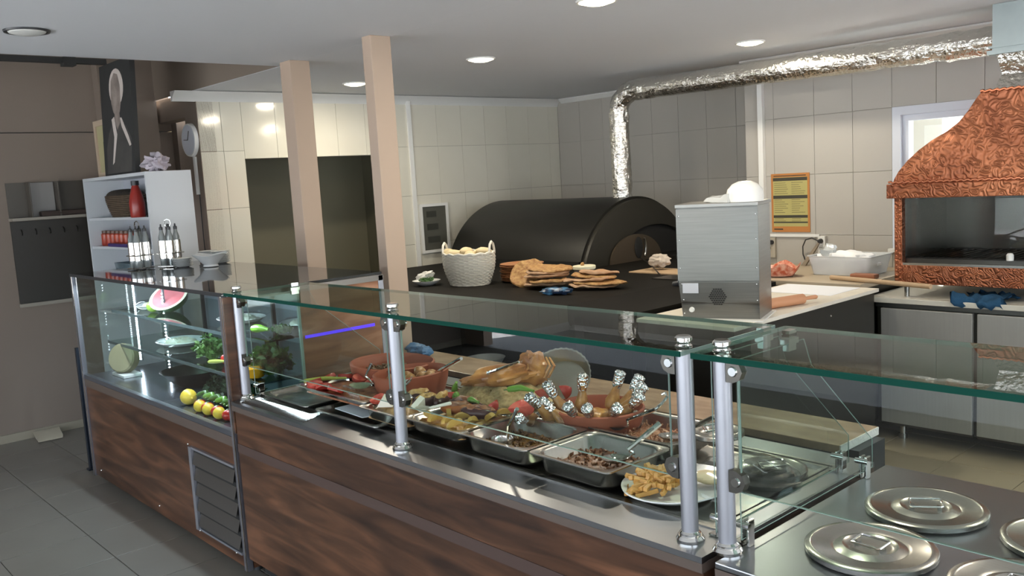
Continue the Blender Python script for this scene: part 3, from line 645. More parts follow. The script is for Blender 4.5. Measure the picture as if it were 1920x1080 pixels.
obj('dough_scraper', bx(-2.66, -2.50, 5.26, 5.33, .956, .985, bev=.01, ), mat('red_brown_wood', '8F5B40', .5), label='small reddish-brown wooden block before the plastic tub', cat='wooden block')
# power strip, sockets and cable
ps = thing('power_strip', 'white upright power strip with sockets on the tiled wall above the worktop', 'power strip', (-3.17, 5.89, .93))
obj('body', bx(-3.20, -3.145, 5.862, 5.899, .96, 1.165, bev=.006), 'plasticw', ps)
for i in range(4):
    s_ = obj('socket', MB().cyl((-3.1725, 5.866, .99+i*.047), (-3.1725, 5.858, .99+i*.047), .019, .018, 18), mat('socket_grey', 'B9B9B4', .4), ps)
    for dx in (-.006, .006): obj('hole', MB().cyl((-3.1725+dx, 5.859, .99+i*.047), (-3.1725+dx, 5.8565, .99+i*.047), .003, n=8), 'soot', s_)
obj('plug', MB().cyl((-3.1725, 5.856, 1.131), (-3.1725, 5.83, 1.131), .018, .013, 16), 'darkplas', ps)
obj('power_cable', MB().tube([(-3.1725, 5.83, 1.131), (-3.22, 5.82, 1.155), (-3.28, 5.84, 1.14), (-3.315, 5.86, 1.09), (-3.32, 5.87, 1.03), (-3.30, 5.87, .98), (-3.29, 5.87, .957)], .0045, 8), 'darkplas', label='dark cable looping down from the power strip to the worktop', cat='cable')
obj('wooden_stick', MB().loft([[(-3.30, 5.80, .956), (-3.265, 5.80, .956), (-3.265, 5.82, .956), (-3.30, 5.82, .956)], [(-3.20, 5.86, 1.12), (-3.18, 5.86, 1.12), (-3.18, 5.875, 1.12), (-3.20, 5.875, 1.12)]]), mat('grey_wood', '857867', .7), label='narrow grey wooden stick leaning on the wall by the power strip', cat='stick')
so = thing('wall_socket', 'wall socket with a brass valve behind the steel machine, below the poster corner', 'socket', (-3.58, 5.89, 1.0))
obj('plate', bx(-3.61, -3.55, 5.875, 5.899, 1.0, 1.15, bev=.003), mat('socket_plate', 'A9A294', .5), so)
obj('dial', MB().cyl((-3.575, 5.876, 1.115), (-3.575, 5.862, 1.115), .017, n=16), 'darkplas', so)
obj('valve', MB().cyl((-3.60, 5.88, 1.07), (-3.60, 5.85, 1.07), .016, n=14).cyl((-3.60, 5.86, 1.03), (-3.60, 5.86, 1.10), .008, n=10), mat('old_brass', '8C7B45', .4, .8), so)
obj('leaning_stick', MB().cyl((-3.96, 6.40, 1.0), (-3.84, 6.50, 1.82), .016, .016, 10), mat('stick_wood', '7D6A55', .6), label='dark wooden stick leaning in the corner above the steel machine', cat='stick')
# poster
po = thing('poster', 'orange framed yellow price poster on the tiled wall', 'poster', (-3.43, 5.89, 1.19))
obj('sheet', bx(-3.582, -3.273, 5.893, 5.898, 1.19, 1.62), 'orange', po)
obj('panel', bx(-3.566, -3.289, 5.8925, 5.893, 1.232, 1.592), 'yellow', po)
mb = MB()
for z, h in ((1.578, .012), (1.448, .012), (1.305, .010), (1.262, .005)): mb.box(-3.565, -3.290, 5.8915, 5.8922, z-h, z+h)
rz = random.Random(5)
for c0 in (-3.56, -3.42):
    z = 1.552
    while z > 1.245:
        if not (1.43 < z < 1.467 or 1.29 < z < 1.32 or z < 1.27): mb.box(c0+.004, c0+.004+rz.uniform(.06, .115), 5.8918, 5.8923, z-.0012, z+.0012)
        z -= .0155
mb.box(-3.563, -3.49, 5.8915, 5.8926, 1.207, 1.216).box(-3.56, -3.30, 5.8915, 5.8926, 1.600, 1.606)
obj('print', mb, 'ink', po, kind='stuff')

# ------------------------------------------------------------------ fridge counter under the hood
fc = thing('fridge_counter', 'steel fridge counter with doors and a pale marble top under the copper hood', 'fridge counter', (-1.5, 5.5, 0))
obj('marble_top', bx(-2.46, -.5, 5.08, 5.89, .845, .876, bev=.004), 'marblew', fc)
obj('body', bx(-2.42, -.55, 5.13, 5.85, .105, .845), mat('fridge_gasket', '34352F', .5, .3), fc)
obj('top_rail', bx(-2.42, -.55, 5.105, 5.13, .818, .845), 'sheet', fc)
for i, x in enumerate((-2.385, -1.845, -1.305)):
    d = obj('door', bx(x, x+.515, 5.095, 5.13, .12, .812, bev=.004), mat('door_steel', 'A6A6A2', .4, .45, noise_=(4, .9, (30, 30, 1)), col2='9B9B97'), fc)
    obj('door_frame', bx(x+.0, x+.515, 5.105, 5.135, .105, .12), 'darksteel', d)
for x in (-2.31, -1.4, -.62):
    for y in (5.22, 5.78): obj('leg', MB().cyl((x, y, 0), (x, y, .03), .026, n=14).cyl((x, y, .03), (x, y, .105), .022, n=14), 'steel', fc)
mb = MB()
cl = []
for i in range(15):
    row = []
    for j in range(11):
        u, v = i/14-.5, j/10-.5; x = -1.83+u*.27+.03*math.sin(v*7); y = 5.17+v*.24; z = .886+.035*abs(noise.noise(Vector((u*5, v*5, 2))))*2+.012*noise.noise(Vector((u*12, v*12, 4)))
        if y < 5.085: z -= (5.085-y)*1.3; y = 5.075-.01*math.sin(u*9)
        row.append(mb.b.verts.new((x, y, z)))
    cl.append(row)
for i in range(14):
    for j in range(10): mb.b.faces.new((cl[i][j], cl[i+1][j], cl[i+1][j+1], cl[i][j+1]))
bmesh.ops.solidify(mb.b, geom=mb.b.faces[:], thickness=.006)
obj('dishcloth', mb, 'bluecloth', label='crumpled blue cloth hanging over the edge of the pale marble counter', cat='cloth', sm=180)

# ------------------------------------------------------------------ copper grill hood
hd = thing('grill_hood', 'embossed copper grill hood with curved bell top, at right', 'grill hood', (-1.6, 5.5, .876))
hx = 1.6
prof = [(-2.335, 1.535), (-2.325, 1.565), (-2.30, 1.61), (-2.25, 1.67), (-2.19, 1.725), (-2.12, 1.775), (-2.04, 1.82), (-1.98, 1.865), (-1.93, 1.925), (-1.895, 1.98), (-1.865, 2.02)]
loops_ = []
for x, z in prof:
    q = (x+2.335); a, b_, c, d = x, -3.2-x, 5.15+q*.10, 5.82
    l = []
    for i in range(24): l.append((a+(b_-a)*i/24, c, z))
    for i in range(8): l.append((b_, c+(d-c)*i/8, z))
    for i in range(24): l.append((b_+(a-b_)*i/24, d, z))
    for i in range(8): l.append((a, d+(c-d)*i/8, z))
    loops_.append(l)
obj('bell', MB().loft(loops_), 'copper', hd, sm=60)
obj('band', MB().box(-2.36, -.84, 5.125, 5.84, 1.455, 1.537, bev=.004), 'copper', hd)
obj('rope_moulding', MB().tube([(-2.345+i*.012, 5.122, 1.548+.004*math.sin(i*2.1)) for i in range(125)], .007, 6), mat('copper_plain', 'B06E50', .35, 1), hd)
obj('rope_moulding', MB().tube([(-1.87+i*.012, 5.195, 2.020+.004*math.sin(i*2.1)) for i in range(46)], .008, 6), mat('copper_plain', 'B06E50', .35, 1), hd)
for x in (-2.325, -.915):
    pp = obj('post', bx(x, x+.045, 5.15, 5.195, .955, 1.455, bev=.003), 'copper', hd)
    mb = MB()
    for i in range(34): mb.ell((x+.012+.02*(i % 2), 5.148, .975+i*.0142), (.007, .004, .007), 6)
    obj('studs', mb, mat('copper_plain', 'B06E50', .35, 1), pp, kind='stuff')
obj('back_panel', MB().box(-2.30, -.90, 5.80, 5.82, .955, 1.455).box(-2.30, -2.285, 5.2, 5.8, 1.07, 1.455).box(-.915, -.90, 5.2, 5.8, 1.07, 1.455), mat('smoky_steel', '77736C', .22, .8, noise_=(2, .8), col2='5A5753'), hd)
obj('base_band', bx(-2.28, -.915, 5.152, 5.19, .955, 1.065, bev=.003), 'copperbase', hd)
obj('fire_tray', MB().box(-2.28, -.915, 5.19, 5.80, .97, 1.02).box(-2.28, -.915, 5.155, 5.20, 1.065, 1.078), 'steel', hd)
obj('side_rail', bx(-2.28, -.915, 5.20, 5.215, 1.078, 1.10), 'darksteel', hd)
gr = obj('grill_frame', MB().box(-2.28, -.92, 5.22, 5.24, 1.085, 1.105).box(-2.28, -.92, 5.74, 5.76, 1.085, 1.105), 'soot', hd)
for i in range(34):
    x = -2.26+i*.04; obj('grill_bar', MB().cyl((x, 5.235, 1.10), (x+.0, 5.745, 1.10), .006, n=6), 'darksteel', gr)
for x in (-2.29, -.95):
    for y in (5.19, 5.75): obj('foot', MB().cyl((x+.02, y, .876), (x+.02, y, .97), .014, n=12), 'steel', hd)
o = obj('salt_pot', MB().lathe([(.018, 0), (.019, .03), (.012, .04), (.001, .042)], (-1.72, 5.21, 1.10), 16), 'plasticw', label='tiny pale pot on the grill rail under the copper hood', cat='pot')
# visible glass screen of the grill
obj('glass_screen', bx(-2.28, -.915, 5.245, 5.249, 1.11, 1.455), 'glassk', hd)
# galvanised duct above
du = thing('exhaust_duct', 'galvanised square exhaust duct above the copper hood', 'duct', (-1.6, 5.45, 2.20))
obj('box_section', MB().box(-1.815, -1.385, 5.20, 5.70, 2.225, 2.468), 'galv', du)
obj('flange', MB().box(-1.835, -1.365, 5.18, 5.72, 2.205, 2.228).box(-1.83, -1.37, 5.185, 5.715, 2.24, 2.25), 'galv', du)
fs = [[(x0, y0, z), (x1, y0, z), (x1, y1, z), (x0, y1, z)] for x0, x1, y0, y1, z in ((-1.80, -1.40, 5.22, 5.68, 2.205), (-1.785, -1.415, 5.26, 5.68, 2.10), (-1.82, -1.38, 5.22, 5.70, 2.02))]
mb = MB().loft(fs); bmesh.ops.subdivide_edges(mb.b, edges=mb.b.edges[:], cuts=6, use_grid_fill=True)
for v in mb.b.verts: v.co += Vector((noise.noise(v.co*20), noise.noise(v.co*20+Vector((9, 0, 0))), 0))*.008
obj('foil_neck', mb, 'foil', du)

# ------------------------------------------------------------------ food trays on the counter
def rrl(x0, x1, y0, y1, z, r=.03, n=6):
    cx, cy = (x0+x1)/2, (y0+y1)/2; hx, hy = (x1-x0)/2, (y1-y0)/2; r = min(r, hx*.98, hy*.98)
    return rl(hx, hy, z, cx, cy, r, n)
def gn_pan(name, lab, x0, x1, y0, y1, zb, zr, m='steel', fl=.012, grp=None, tilt=None):
    t = .0012
    L_ = [rrl(x0, x1, y0, y1, zr-.004, .018), rrl(x0, x1, y0, y1, zr, .018), rrl(x0+fl, x1-fl, y0+fl, y1-fl, zr, .045), rrl(x0+fl+.006, x1-fl-.006, y0+fl+.006, y1-fl-.006, zr-.008, .045),
          rrl(x0+fl+.014, x1-fl-.014, y0+fl+.014, y1-fl-.014, zb+.012, .045), rrl(x0+fl+.026, x1-fl-.026, y0+fl+.026, y1-fl-.026, zb+.002, .04)]
    O_ = [rrl(x0+fl+.024, x1-fl-.024, y0+fl+.024, y1-fl-.024, zb, .04), rrl(x0+fl+.010, x1-fl-.010, y0+fl+.010, y1-fl-.010, zb+.012, .045), rrl(x0+fl+.003, x1-fl-.003, y0+fl+.003, y1-fl-.003, zr-.009, .045), rrl(x0+fl-.002, x1-fl+.002, y0+fl-.002, y1-fl+.002, zr-.003, .045)]
    mb = MB(); mb.loft(O_[::-1]+[L_[5]] if 0 else L_, cap0=False, cap1=True); mb.loft(O_+[L_[0]], cap0=True, cap1=False)
    return obj(name, mb, m, label=lab, cat='tray', group=grp, sm=50)
def heap(x0, x1, y0, y1, z0, h, seed=0, n=40, amp=.008, f=60, r=.03, flat=.5):
    mb = MB(); cx, cy = (x0+x1)/2, (y0+y1)/2; loops = []
    for k in range(0, 13):
        u = 1-k/12; l = []
        for p in rrl(x0, x1, y0, y1, 0, r, 8):
            x, y = cx+(p[0]-cx)*max(u, .015), cy+(p[1]-cy)*max(u, .015)
            w = noise.noise(Vector((x*f, y*f, seed*5.3)))+.6*noise.noise(Vector((x*f*2.3, y*f*2.3, seed)))
            z = z0+h*(1-u**3)**flat+(w*amp if k else 0); l.append((x, y, z))
        loops.append(l)
    return mb.loft(loops, cap0=True, cap1=True)
def scatter(mb, n, x0, x1, y0, y1, zf, size, kind='cube', seed=1, ell=False):
    r = random.Random(seed)
    for _ in range(n):
        while True:
            u, v = r.uniform(-1, 1), r.uniform(-1, 1)
            if not ell or u*u+v*v < 1: break
        x, y = (x0+x1)/2+u*(x1-x0)/2, (y0+y1)/2+v*(y1-y0)/2; z = zf(u, v)
        s = size*r.uniform(.6, 1.3); R3 = eul(r.uniform(0, 6), r.uniform(0, 6), r.uniform(0, 6))
        if kind == 'cube': mb.box(x-s, x+s, y-s*.6, y+s*.6, z-s*.5, z+s*.5, rot=R3)
        elif kind == 'ell': mb.ell((x, y, z), (s, s*.7, s*.5), 8, .2, 6, R3, seed=_)
        else: mb.box(x-s*2.2, x+s*2.2, y-s*.35, y+s*.35, z-s*.25, z+s*.25, rot=R3)
    return mb
def food(name, c1, c2, f=60, rough=.35, amt=.35, b=70):
    return mat(name, c1, rough, noise_=(f, amt), col2=c2, bump=(b, .5, 'noise', (1, 1, 1), .006))
F = dict(stew=food('dark_meat_stew', '4A2C1C', '8A5A3C', 75, .3), stew2=food('pale_meat_stew', '7A4B34', 'B58A6A', 60, .35), stew3=food('dark_bean_stew', '3A2018', '7A5A2E', 60, .25),
         rice=food('spiced_rice', '8A744C', 'C2AE80', 70, .5, .45, 110), lamb=food('roast_lamb', '7A4526', 'C08A4C', 16, .3, .45, 30), meat=food('cooked_meat', '6B3F2A', 'A06A48', 40, .35),
         tom=mat('tomato', '9E352C', .25, sss=.1), tomin=food('tomato_flesh', 'B8403A', 'D4705C', 30, .25), pep=mat('green_pepper', '5E8A34', .3), pepd=mat('dark_green_pepper', '3E5E28', .3),
         pot=mat('fried_potato', 'B3964C', .45, noise_=(20, .6), col2='98763A'), lem=mat('lemon', 'D8B83A', .4), aub=mat('aubergine', '4A3030', .3), fry=mat('french_fry', 'C59A55', .5, noise_=(30, .7), col2='A9763A'),
         herb=mat('parsley', '3F6B2E', .6, noise_=(15, .8), col2='2C4E22'), dherb=mat('dark_herbs', '2C4322', .6, noise_=(15, .8), col2='1C2E18'), red=mat('red_pepper', 'A8261C', .25), bread=mat('pale_bread', 'D9C9A4', .7, noise_=(12, .7), col2='C9B58B'),
         flat=mat('flatbread', 'B8925A', .7, noise_=(45, .35), col2='8A5C34', bump=(40, .5, 'noise', (1, 1, 1), .006)), flatp=mat('flatbread_edge', 'B89A7C', .7, noise_=(20, .6), col2='A87C58', bump=(40, .5, 'noise', (1, 1, 1), .006)), white=mat('white_cheese', 'E4DFD0', .4))
# stacked oblong tray row, front row then back row
gn_pan('serving_tray', 'empty shallow steel tray at the left end of the serving counter', -3.545, -3.145, 1.69, 1.93, .817, .842)
gn_pan('serving_tray', 'shallow dark steel tray with a white paper at the front of the counter', -3.10, -2.66, 1.70, 1.93, .8175, .838)
o = obj('paper_napkin', MB().loft([[(-3.02, 1.75, .84), (-2.80, 1.735, .842), (-2.72, 1.90, .85), (-2.98, 1.91, .852)], [(-3.02, 1.75, .843), (-2.80, 1.735, .845), (-2.72, 1.90, .853), (-2.98, 1.91, .855)]]), mat('grey_paper', 'A9B0B6', .6), label='pale grey sheet of paper lying in the shallow front tray', cat='paper')
gn_pan('serving_tray', 'steel tray of minced meat ringed with tomato slices, leftmost food tray', -3.36, -2.83, 1.765, 2.005, .855, .889)
obj('minced_meat', heap(-3.33, -2.86, 1.79, 1.985, .858, .032, 1, f=50), F['meat'], label='heap of minced meat in the leftmost tray, ringed by tomato slices', cat='food', kind='stuff')
r = random.Random(3)
def slice_(name, lab, c, R_, h, rot, m1, m2, grp=None, cat='tomato'):
    t = thing(name, lab, cat, c, 0, grp); ORG[t.name] = Matrix.Identity(4); t.rotation_euler = rot
    obj('skin', MB().lathe([(R_*.96, -h), (R_, 0), (R_*.96, h)], n=20, cap0=True, cap1=False), m1, t)
    obj('flesh', MB().lathe([(R_*.93, h*.9), (R_*.5, h*1.05), (.001, h*1.1)], n=20, cap0=False), m2, t)
    return t
sp = [(-3.31, 1.83), (-3.25, 1.80), (-3.17, 1.795), (-3.31, 1.90), (-3.27, 1.96), (-3.18, 1.975), (-3.09, 1.98), (-2.98, 1.975), (-3.09, 1.80)]
t1 = slice_('tomato_slice', 'red tomato slices around the minced meat in the leftmost tray', (0, 0, 0), .034, .008, (0, 0, 0), F['tom'], F['tomin'], 'tomato slices around the minced meat')
tl_ = ['tomato slice at the left corner of the minced meat tray', 'tomato slice at the front left of the minced meat tray', 'tomato slice at the front middle of the minced meat tray', 'tomato slice at the left rim of the minced meat tray', 'tomato slice at the rear left corner of the minced meat tray', 'tomato slice left of centre on the rear rim of the meat tray', 'tomato slice at the middle of the rear rim of the meat tray', 'tomato slice at the rear right of the minced meat tray', 'tomato slice at the front right of the minced meat tray']
for i, (x, y) in enumerate(sp):
    a = (x, y, .897); e = (r.uniform(-.5, .5), r.uniform(-.5, .5), r.uniform(0, 6))
    if i == 0: t1.location = a; t1.rotation_euler = e; t1['label'] = tl_[0]
    else: dup(t1, a, rot=e, label=tl_[i])
def pod(name, lab, pts, rad, m, grp=None, stem=True, cat='pepper', n=10):
    t = thing(name, lab, cat, pts[0], 0, grp); k = len(pts)
    P2 = [Vector(p) for p in pts]; Q = []
    for i in range(k-1):
        for s in range(4): Q.append(P2[i].lerp(P2[i+1], s/4))
    Q.append(P2[-1]); N_ = len(Q)
    obj('body', MB().tube(Q, [rad*(.45+.55*math.sin(PI*min(1, .22+.9*i/(N_-1)))) for i in range(N_)], n), m, t)
    if stem: d = (Q[0]-Q[1]).normalized(); obj('stem', MB().tube([Q[0]-d*.004, Q[0]+d*.02], [rad*.25, rad*.18], 6), F['pepd'], t)
    return t
pod('green_pepper', 'thin yellow-green pepper on the minced meat near the left rim', [(-3.34, 1.80, .90), (-3.28, 1.87, .905), (-3.23, 1.94, .90)], .010, mat('pale_pepper', '9AA24A', .3))
# server laid in the first tray
def spoon(name, lab, bowl, mid, end, br=.03, flat=.3, w=.006, m='chrome', slots=False, cat='spoon', bm=None):
    t = thing(name, lab, cat, bowl); B, Mi, E_ = Vector(bowl), Vector(mid), Vector(end); d = (Mi-B); d.z = 0; d.normalize(); n = Vector((-d.y, d.x, 0))
    mb = MB()
    rings = []
    for u, z in ((1, .010), (.85, .004), (.55, -.004), (.2, -.007), (.02, -.008)):
        rings.append([B+d*(br*1.35*u*math.cos(a*PI/10))+n*(br*u*math.sin(a*PI/10))+Vector((0, 0, z+flat*0)) for a in range(20)])
    mb.loft(rings, cap0=False); bmesh.ops.solidify(mb.b, geom=mb.b.faces[:], thickness=.0015)
    obj('bowl', mb, bm or m, t)
    pts = [B+d*br*1.25+Vector((0, 0, .010)), B+d*(br*1.7)+Vector((0, 0, .014)), Mi, E_]
    P3 = [pts[0]]+[pts[1].lerp(pts[2], k/4)for k in range(4)]+[pts[2].lerp(pts[3], k/5) for k in range(6)]
    obj('handle', MB().tube(P3, [w*.5]+[w*.55]*3+[w*.7]+[w*.9]*3+[w]*3, 8), m, t)
    return t
spoon('serving_spoon', 'pale green serving spoon with steel handle standing in the minced meat', (-3.015, 1.872, .905), (-2.99, 1.885, .95), (-2.965, 1.90, 1.0), .036, m='chrome', bm=mat('pale_green_enamel', 'A9B59A', .35))
# second tray: white cheese, eggplant, tomato
gn_pan('serving_tray', 'deep steel tray of stuffed vegetables and cheese behind the second post', -2.83, -2.53, 1.735, 2.0, .818, .883)
obj('vegetable_mix', heap(-2.81, -2.55, 1.755, 1.98, .84, .045, 2, f=40, amp=.012), food('stuffed_mix', '7A5A3A', 'B99A66', 30, .4), label='mixed stuffed vegetables filling the tray behind the middle post', cat='food', kind='stuff')
def wedge(name, lab, c, R_, rot, m1, m2, grp=None, cat='tomato'):
    t = thing(name, lab, cat, c, 0, grp); ORG[t.name] = Matrix.Identity(4); t.rotation_euler = rot
    l = [[(R_*math.sin(th)*math.cos(a), R_*math.sin(th)*math.sin(a), R_*math.cos(th)) for th in [PI*k/8 for k in range(9)]] for a in [-.65+1.3*j/6 for j in range(7)]]
    mb = MB()
    for A, B_ in zip(l, l[1:]):
        for k in range(8):
            q = []; [q.append(p) for p in (A[k], A[k+1], B_[k+1], B_[k]) if p not in q]
            mb.b.faces.new([mb.b.verts.new(p) for p in q])
    bmesh.ops.remove_doubles(mb.b, verts=mb.b.verts, dist=1e-5)
    obj('skin', mb, m1, t)
    mb = MB()
    for A in (l[0], l[-1]): mb.b.faces.new([mb.b.verts.new(Vector(p)*.98) for p in A])
    obj('flesh', mb, m2, t, recalc=False)
    return t
wedge('tomato_wedge', 'red tomato wedge left of the middle post in the cheese tray', (-2.79, 1.80, .905), .032, (1.2, .3, 2.2), F['tom'], F['tomin'])
wedge('tomato_wedge', 'red tomato wedge right of the middle post in the cheese tray', (-2.545, 1.965, .915), .03, (1.3, 0, .4), F['tom'], F['tomin'])
for i, (x, y, z, lab) in enumerate(((-2.72, 1.79, .90, 'white cheese wedge at the front of the tray left of the middle post'), (-2.57, 1.83, .905, 'white cheese wedge right of the middle post, pointing up'), (-2.68, 1.83, .90, 'small white cheese piece behind the middle post'))):
    o = obj('cheese_wedge', MB().loft([[(-.03, -.012, 0), (.03, -.012, 0), (.0, -.012, .045)], [(-.03, .012, 0), (.03, .012, 0), (.0, .012, .045)]]), F['white'], label=lab, cat='cheese'); o.location = (x, y, z-.01); o.rotation_euler = (.3, .3*i, .7+i*1.1)
for i, (x, y, lab) in enumerate(((-2.70, 1.93, 'stuffed aubergine half nearest the middle post'), (-2.62, 1.90, 'stuffed aubergine half in the middle of the cheese tray'), (-2.58, 1.95, 'stuffed aubergine half at the rear right of the cheese tray'))):
    t = thing('stuffed_aubergine', lab, 'aubergine', (x, y, .90)); ORG[t.name] = Matrix.Identity(4); t.rotation_euler = (.2, 0, 1.0+.5*i)
    obj('skin', MB().ell((0, 0, 0), (.055, .027, .024), 14, .1), F['aub'], t); obj('filling', MB().ell((0, 0, .012), (.043, .020, .018), 14, .35, 12, seed=i), food('aubergine_filling', 'A87C40', 'D0B070', 60), t)
def tongs(lab, a, b_, w=.02, m='chrome'):
    t = thing('tongs', lab, 'tongs', a); A, B_ = Vector(a), Vector(b_); n = (B_-A).cross(Vector((0, 0, 1))).normalized()
    for s in (-1, 1):
        obj('arm', MB().tube([A+n*s*w, A.lerp(B_, .3)+n*s*w*.9, A.lerp(B_, .8)+n*s*w*.45, B_], [.008, .006, .005, .004], 8), m, t)
    return t
tongs('steel tongs lying in the tray left of the middle post', (-2.76, 1.83, .905), (-2.82, 1.99, .945))
spoon('serving_spoon', 'white handled flat spoon at the front of the potato tray', (-2.50, 1.80, .905), (-2.47, 1.81, .915), (-2.40, 1.85, .935), .022, m=mat('white_handle', 'DCD8CC', .3))
# third tray: peppers, potatoes
gn_pan('serving_tray', 'steel tray of fried potatoes, meat and peppers right of the middle post', -2.545, -2.215, 1.735, 2.03, .835, .887)
obj('meat_and_potato', heap(-2.52, -2.24, 1.76, 2.0, .85, .035, 3, f=38, amp=.014), food('potato_mix', '8A5A34', 'C09A54', 26, .35), label='mixed meat and vegetables filling the tray right of the middle post', cat='food', kind='stuff')
t = thing('potato_wedge', 'yellow fried potato wedges on the meat right of the middle post', 'potato', (0, 0, 0), 0, 'potato wedges in the third tray'); ORG[t.name] = Matrix.Identity(4)
obj('wedge_flesh', MB().loft([[(.030*math.cos(a), 0+w2, .018*math.sin(a)) for a in [PI*k/8 for k in range(9)]] for w2 in (-.008, .008)]), F['pot'], t)
r = random.Random(11); pw = [(-2.46+.0, 1.79), (-2.40, 1.775), (-2.34, 1.785), (-2.29, 1.775), (-2.27, 1.84), (-2.25, 1.90), (-2.29, 1.93), (-2.33, 1.97), (-2.37, 1.90), (-2.43, 1.86), (-2.26, 1.97), (-2.34, 1.85)]
for i, (x, y) in enumerate(pw):
    a = (x, y, .893); e = (r.uniform(-.4, .4), r.uniform(-.5, .5), r.uniform(0, 3))
    lb = 'fried potato wedge in the tray right of the middle post, %s' % ['front left corner', 'front edge left of centre', 'middle of the front edge', 'front right corner', 'right of centre', 'right edge', 'rear right of centre', 'rear edge', 'in the centre', 'left of centre', 'rear right corner', 'in front of the centre'][i]
    if i == 0: t.location = a; t.rotation_euler = e; t['label'] = lb
    else: dup(t, a, rot=e, label=lb)
for i, (x, y, z, lab) in enumerate(((-2.44, 1.95, .905, 'brown stuffed aubergine at the rear left of the potato tray'), (-2.31, 1.90, .905, 'brown stuffed aubergine near the right end of the potato tray'), (-2.42, 1.90, .90, 'orange-brown stuffed pepper in the middle of the potato tray'))):
    t = thing('stuffed_aubergine', lab, 'aubergine', (x, y, z)); ORG[t.name] = Matrix.Identity(4); t.rotation_euler = (.1, .1, .4+i*.3)
    obj('skin', MB().ell((0, 0, 0), (.065, .028, .022), 14, .15), F['aub'] if i < 2 else mat('orange_pepper', '9C5A30', .35), t); obj('filling', MB().ell((0, 0, .010), (.05, .02, .018), 14, .4, 12, seed=i), F['meat'], t)
# deep pans with stews
def ladle(lab, bowl, br, mid, end, hook=None):
    t = thing('ladle', lab, 'ladle', bowl); B = Vector(bowl)
    mb = MB().loft([[B+Vector((br*r_*math.cos(a*PI/12), br*r_*math.sin(a*PI/12), z)) for a in range(24)] for r_, z in ((1, .012), (.96, .0), (.75, -.014), (.4, -.022), (.05, -.024))], cap0=False)
    bmesh.ops.solidify(mb.b, geom=mb.b.faces[:], thickness=.0015); obj('bowl', mb, 'chrome', t)
    d = (Vector(mid)-B); d.z = 0; d.normalize(); p0 = B+d*br*.98+Vector((0, 0, .012))
    pts = [p0, p0+Vector((0, 0, .015)), Vector(mid), Vector(end)]+([Vector(h) for h in hook] if hook else [])
    obj('handle', MB().tube(pts, [.004, .0045, .006, .0065]+[.005]*(len(hook) if hook else 0), 8), 'chrome', t)
gn_pan('serving_pan', 'deep steel pan of dark stew with a ladle, fourth from the left', -2.235, -1.905, 1.735, 2.02, .8195, .886)
obj('dark_stew', scatter(heap(-2.205, -1.935, 1.765, 1.99, .836, .012, 5, amp=.005), 90, -2.18, -1.96, 1.78, 1.96, lambda u, v: .852, .008, 'ell', 4), F['stew3'], label='dark vegetable stew low in the fourth pan', cat='food', kind='stuff')
ladle('steel ladle standing upright in the dark stew', (-2.08, 1.80, .868), .038, (-2.035, 1.79, .93), (-1.965, 1.768, 1.0))
gn_pan('serving_pan', 'deep steel pan of minced meat stew with a spoon, at the front right', -1.895, -1.575, 1.735, 2.02, .8195, .886)
obj('meat_stew', scatter(heap(-1.865, -1.605, 1.765, 1.99, .836, .014, 6, amp=.006), 130, -1.85, -1.62, 1.78, 1.97, lambda u, v: .853, .007, 'ell', 5), F['stew'], label='brown minced meat stew in the pan at the front right', cat='food', kind='stuff')
spoon('serving_spoon', 'large steel spoon resting in the brown meat stew, handle up to the right', (-1.668, 1.876, .868), (-1.65, 1.91, .895), (-1.60, 2.0, .962), .034, w=.0085)
gn_pan('serving_pan', 'steel pan of shredded meat in the back row near the drumstick bowl', -1.935, -1.59, 2.035, 2.31, .8195, .886)
obj('shredded_meat', scatter(heap(-1.905, -1.62, 2.065, 2.28, .838, .016, 7, amp=.006), 150, -1.89, -1.64, 2.08, 2.26, lambda u, v: .856, .006, 'stick', 6), F['stew2'], label='shredded meat with onions in the back row pan', cat='food', kind='stuff')
t = spoon('serving_ladle', 'dark headed steel turner hooked over the shredded meat pan', (-1.875, 2.115, .875), (-1.82, 2.11, .91), (-1.70, 2.105, .965), .034, m='chrome', cat='turner', bm=mat('brown_plastic', '4A342A', .5))
obj('hook', MB().tube([(-1.70, 2.105, .965), (-1.685, 2.125, .985), (-1.68, 2.14, 1.0), (-1.69, 2.145, 1.01), (-1.70, 2.14, 1.005)], .005, 8), 'chrome', t)
spoon('serving_spoon', 'steel spoon leaning out of the back row pan behind the twin posts', (-1.662, 2.13, .872), (-1.62, 2.14, .90), (-1.51, 2.147, .962), .032, w=.008)
# terracotta bowls
def clay(lab, cx, cy, rx, ry, z0, h, rot=0):
    t = thing('clay_bowl', lab, 'bowl', (cx, cy, z0))
    mb = MB().lathe([(.72, 0), (.86, h*.25), (.97, h*.7), (1.0, h), (.96, h+.004), (.93, h*.97), (.88, h*.6), (.76, .014), (.01, .012)], (0, 0, 0), 40, rx, ry)
    for v in mb.b.verts: v.co += Vector((cx, cy, z0))
    obj('shell', mb, 'terra', t); return t
clay('large terracotta bowl of meat, leftmost, beside the display case', -3.19, 2.15, .215, .17, .817, .12)
obj('meat_cubes', scatter(MB().lathe([(.001, .012), (1, 0)], (0, 0, 0), 24).b and heap(-3.35, -3.03, 2.03, 2.27, .87, .02, 8, r=.11, amp=.008), 130, -3.33, -3.05, 2.05, 2.25, lambda u, v: .897, .009, 'cube', 7, True), food('dark_cubed_meat', '4A3626', '7A6042', 50, .4), label='dark chopped meat in the leftmost terracotta bowl', cat='food', kind='stuff')
clay('terracotta bowl of meatballs and potatoes, right of the large clay bowl', -2.925, 2.06, .135, .165, .8185, .125)
mb = heap(-3.03, -2.82, 1.93, 2.18, .885, .018, 9, r=.09, amp=.005)
obj('sauce', mb, food('brown_sauce', '6B3E26', '8A5534', 30, .2), label='brown sauce in the second terracotta bowl', cat='food', kind='stuff')
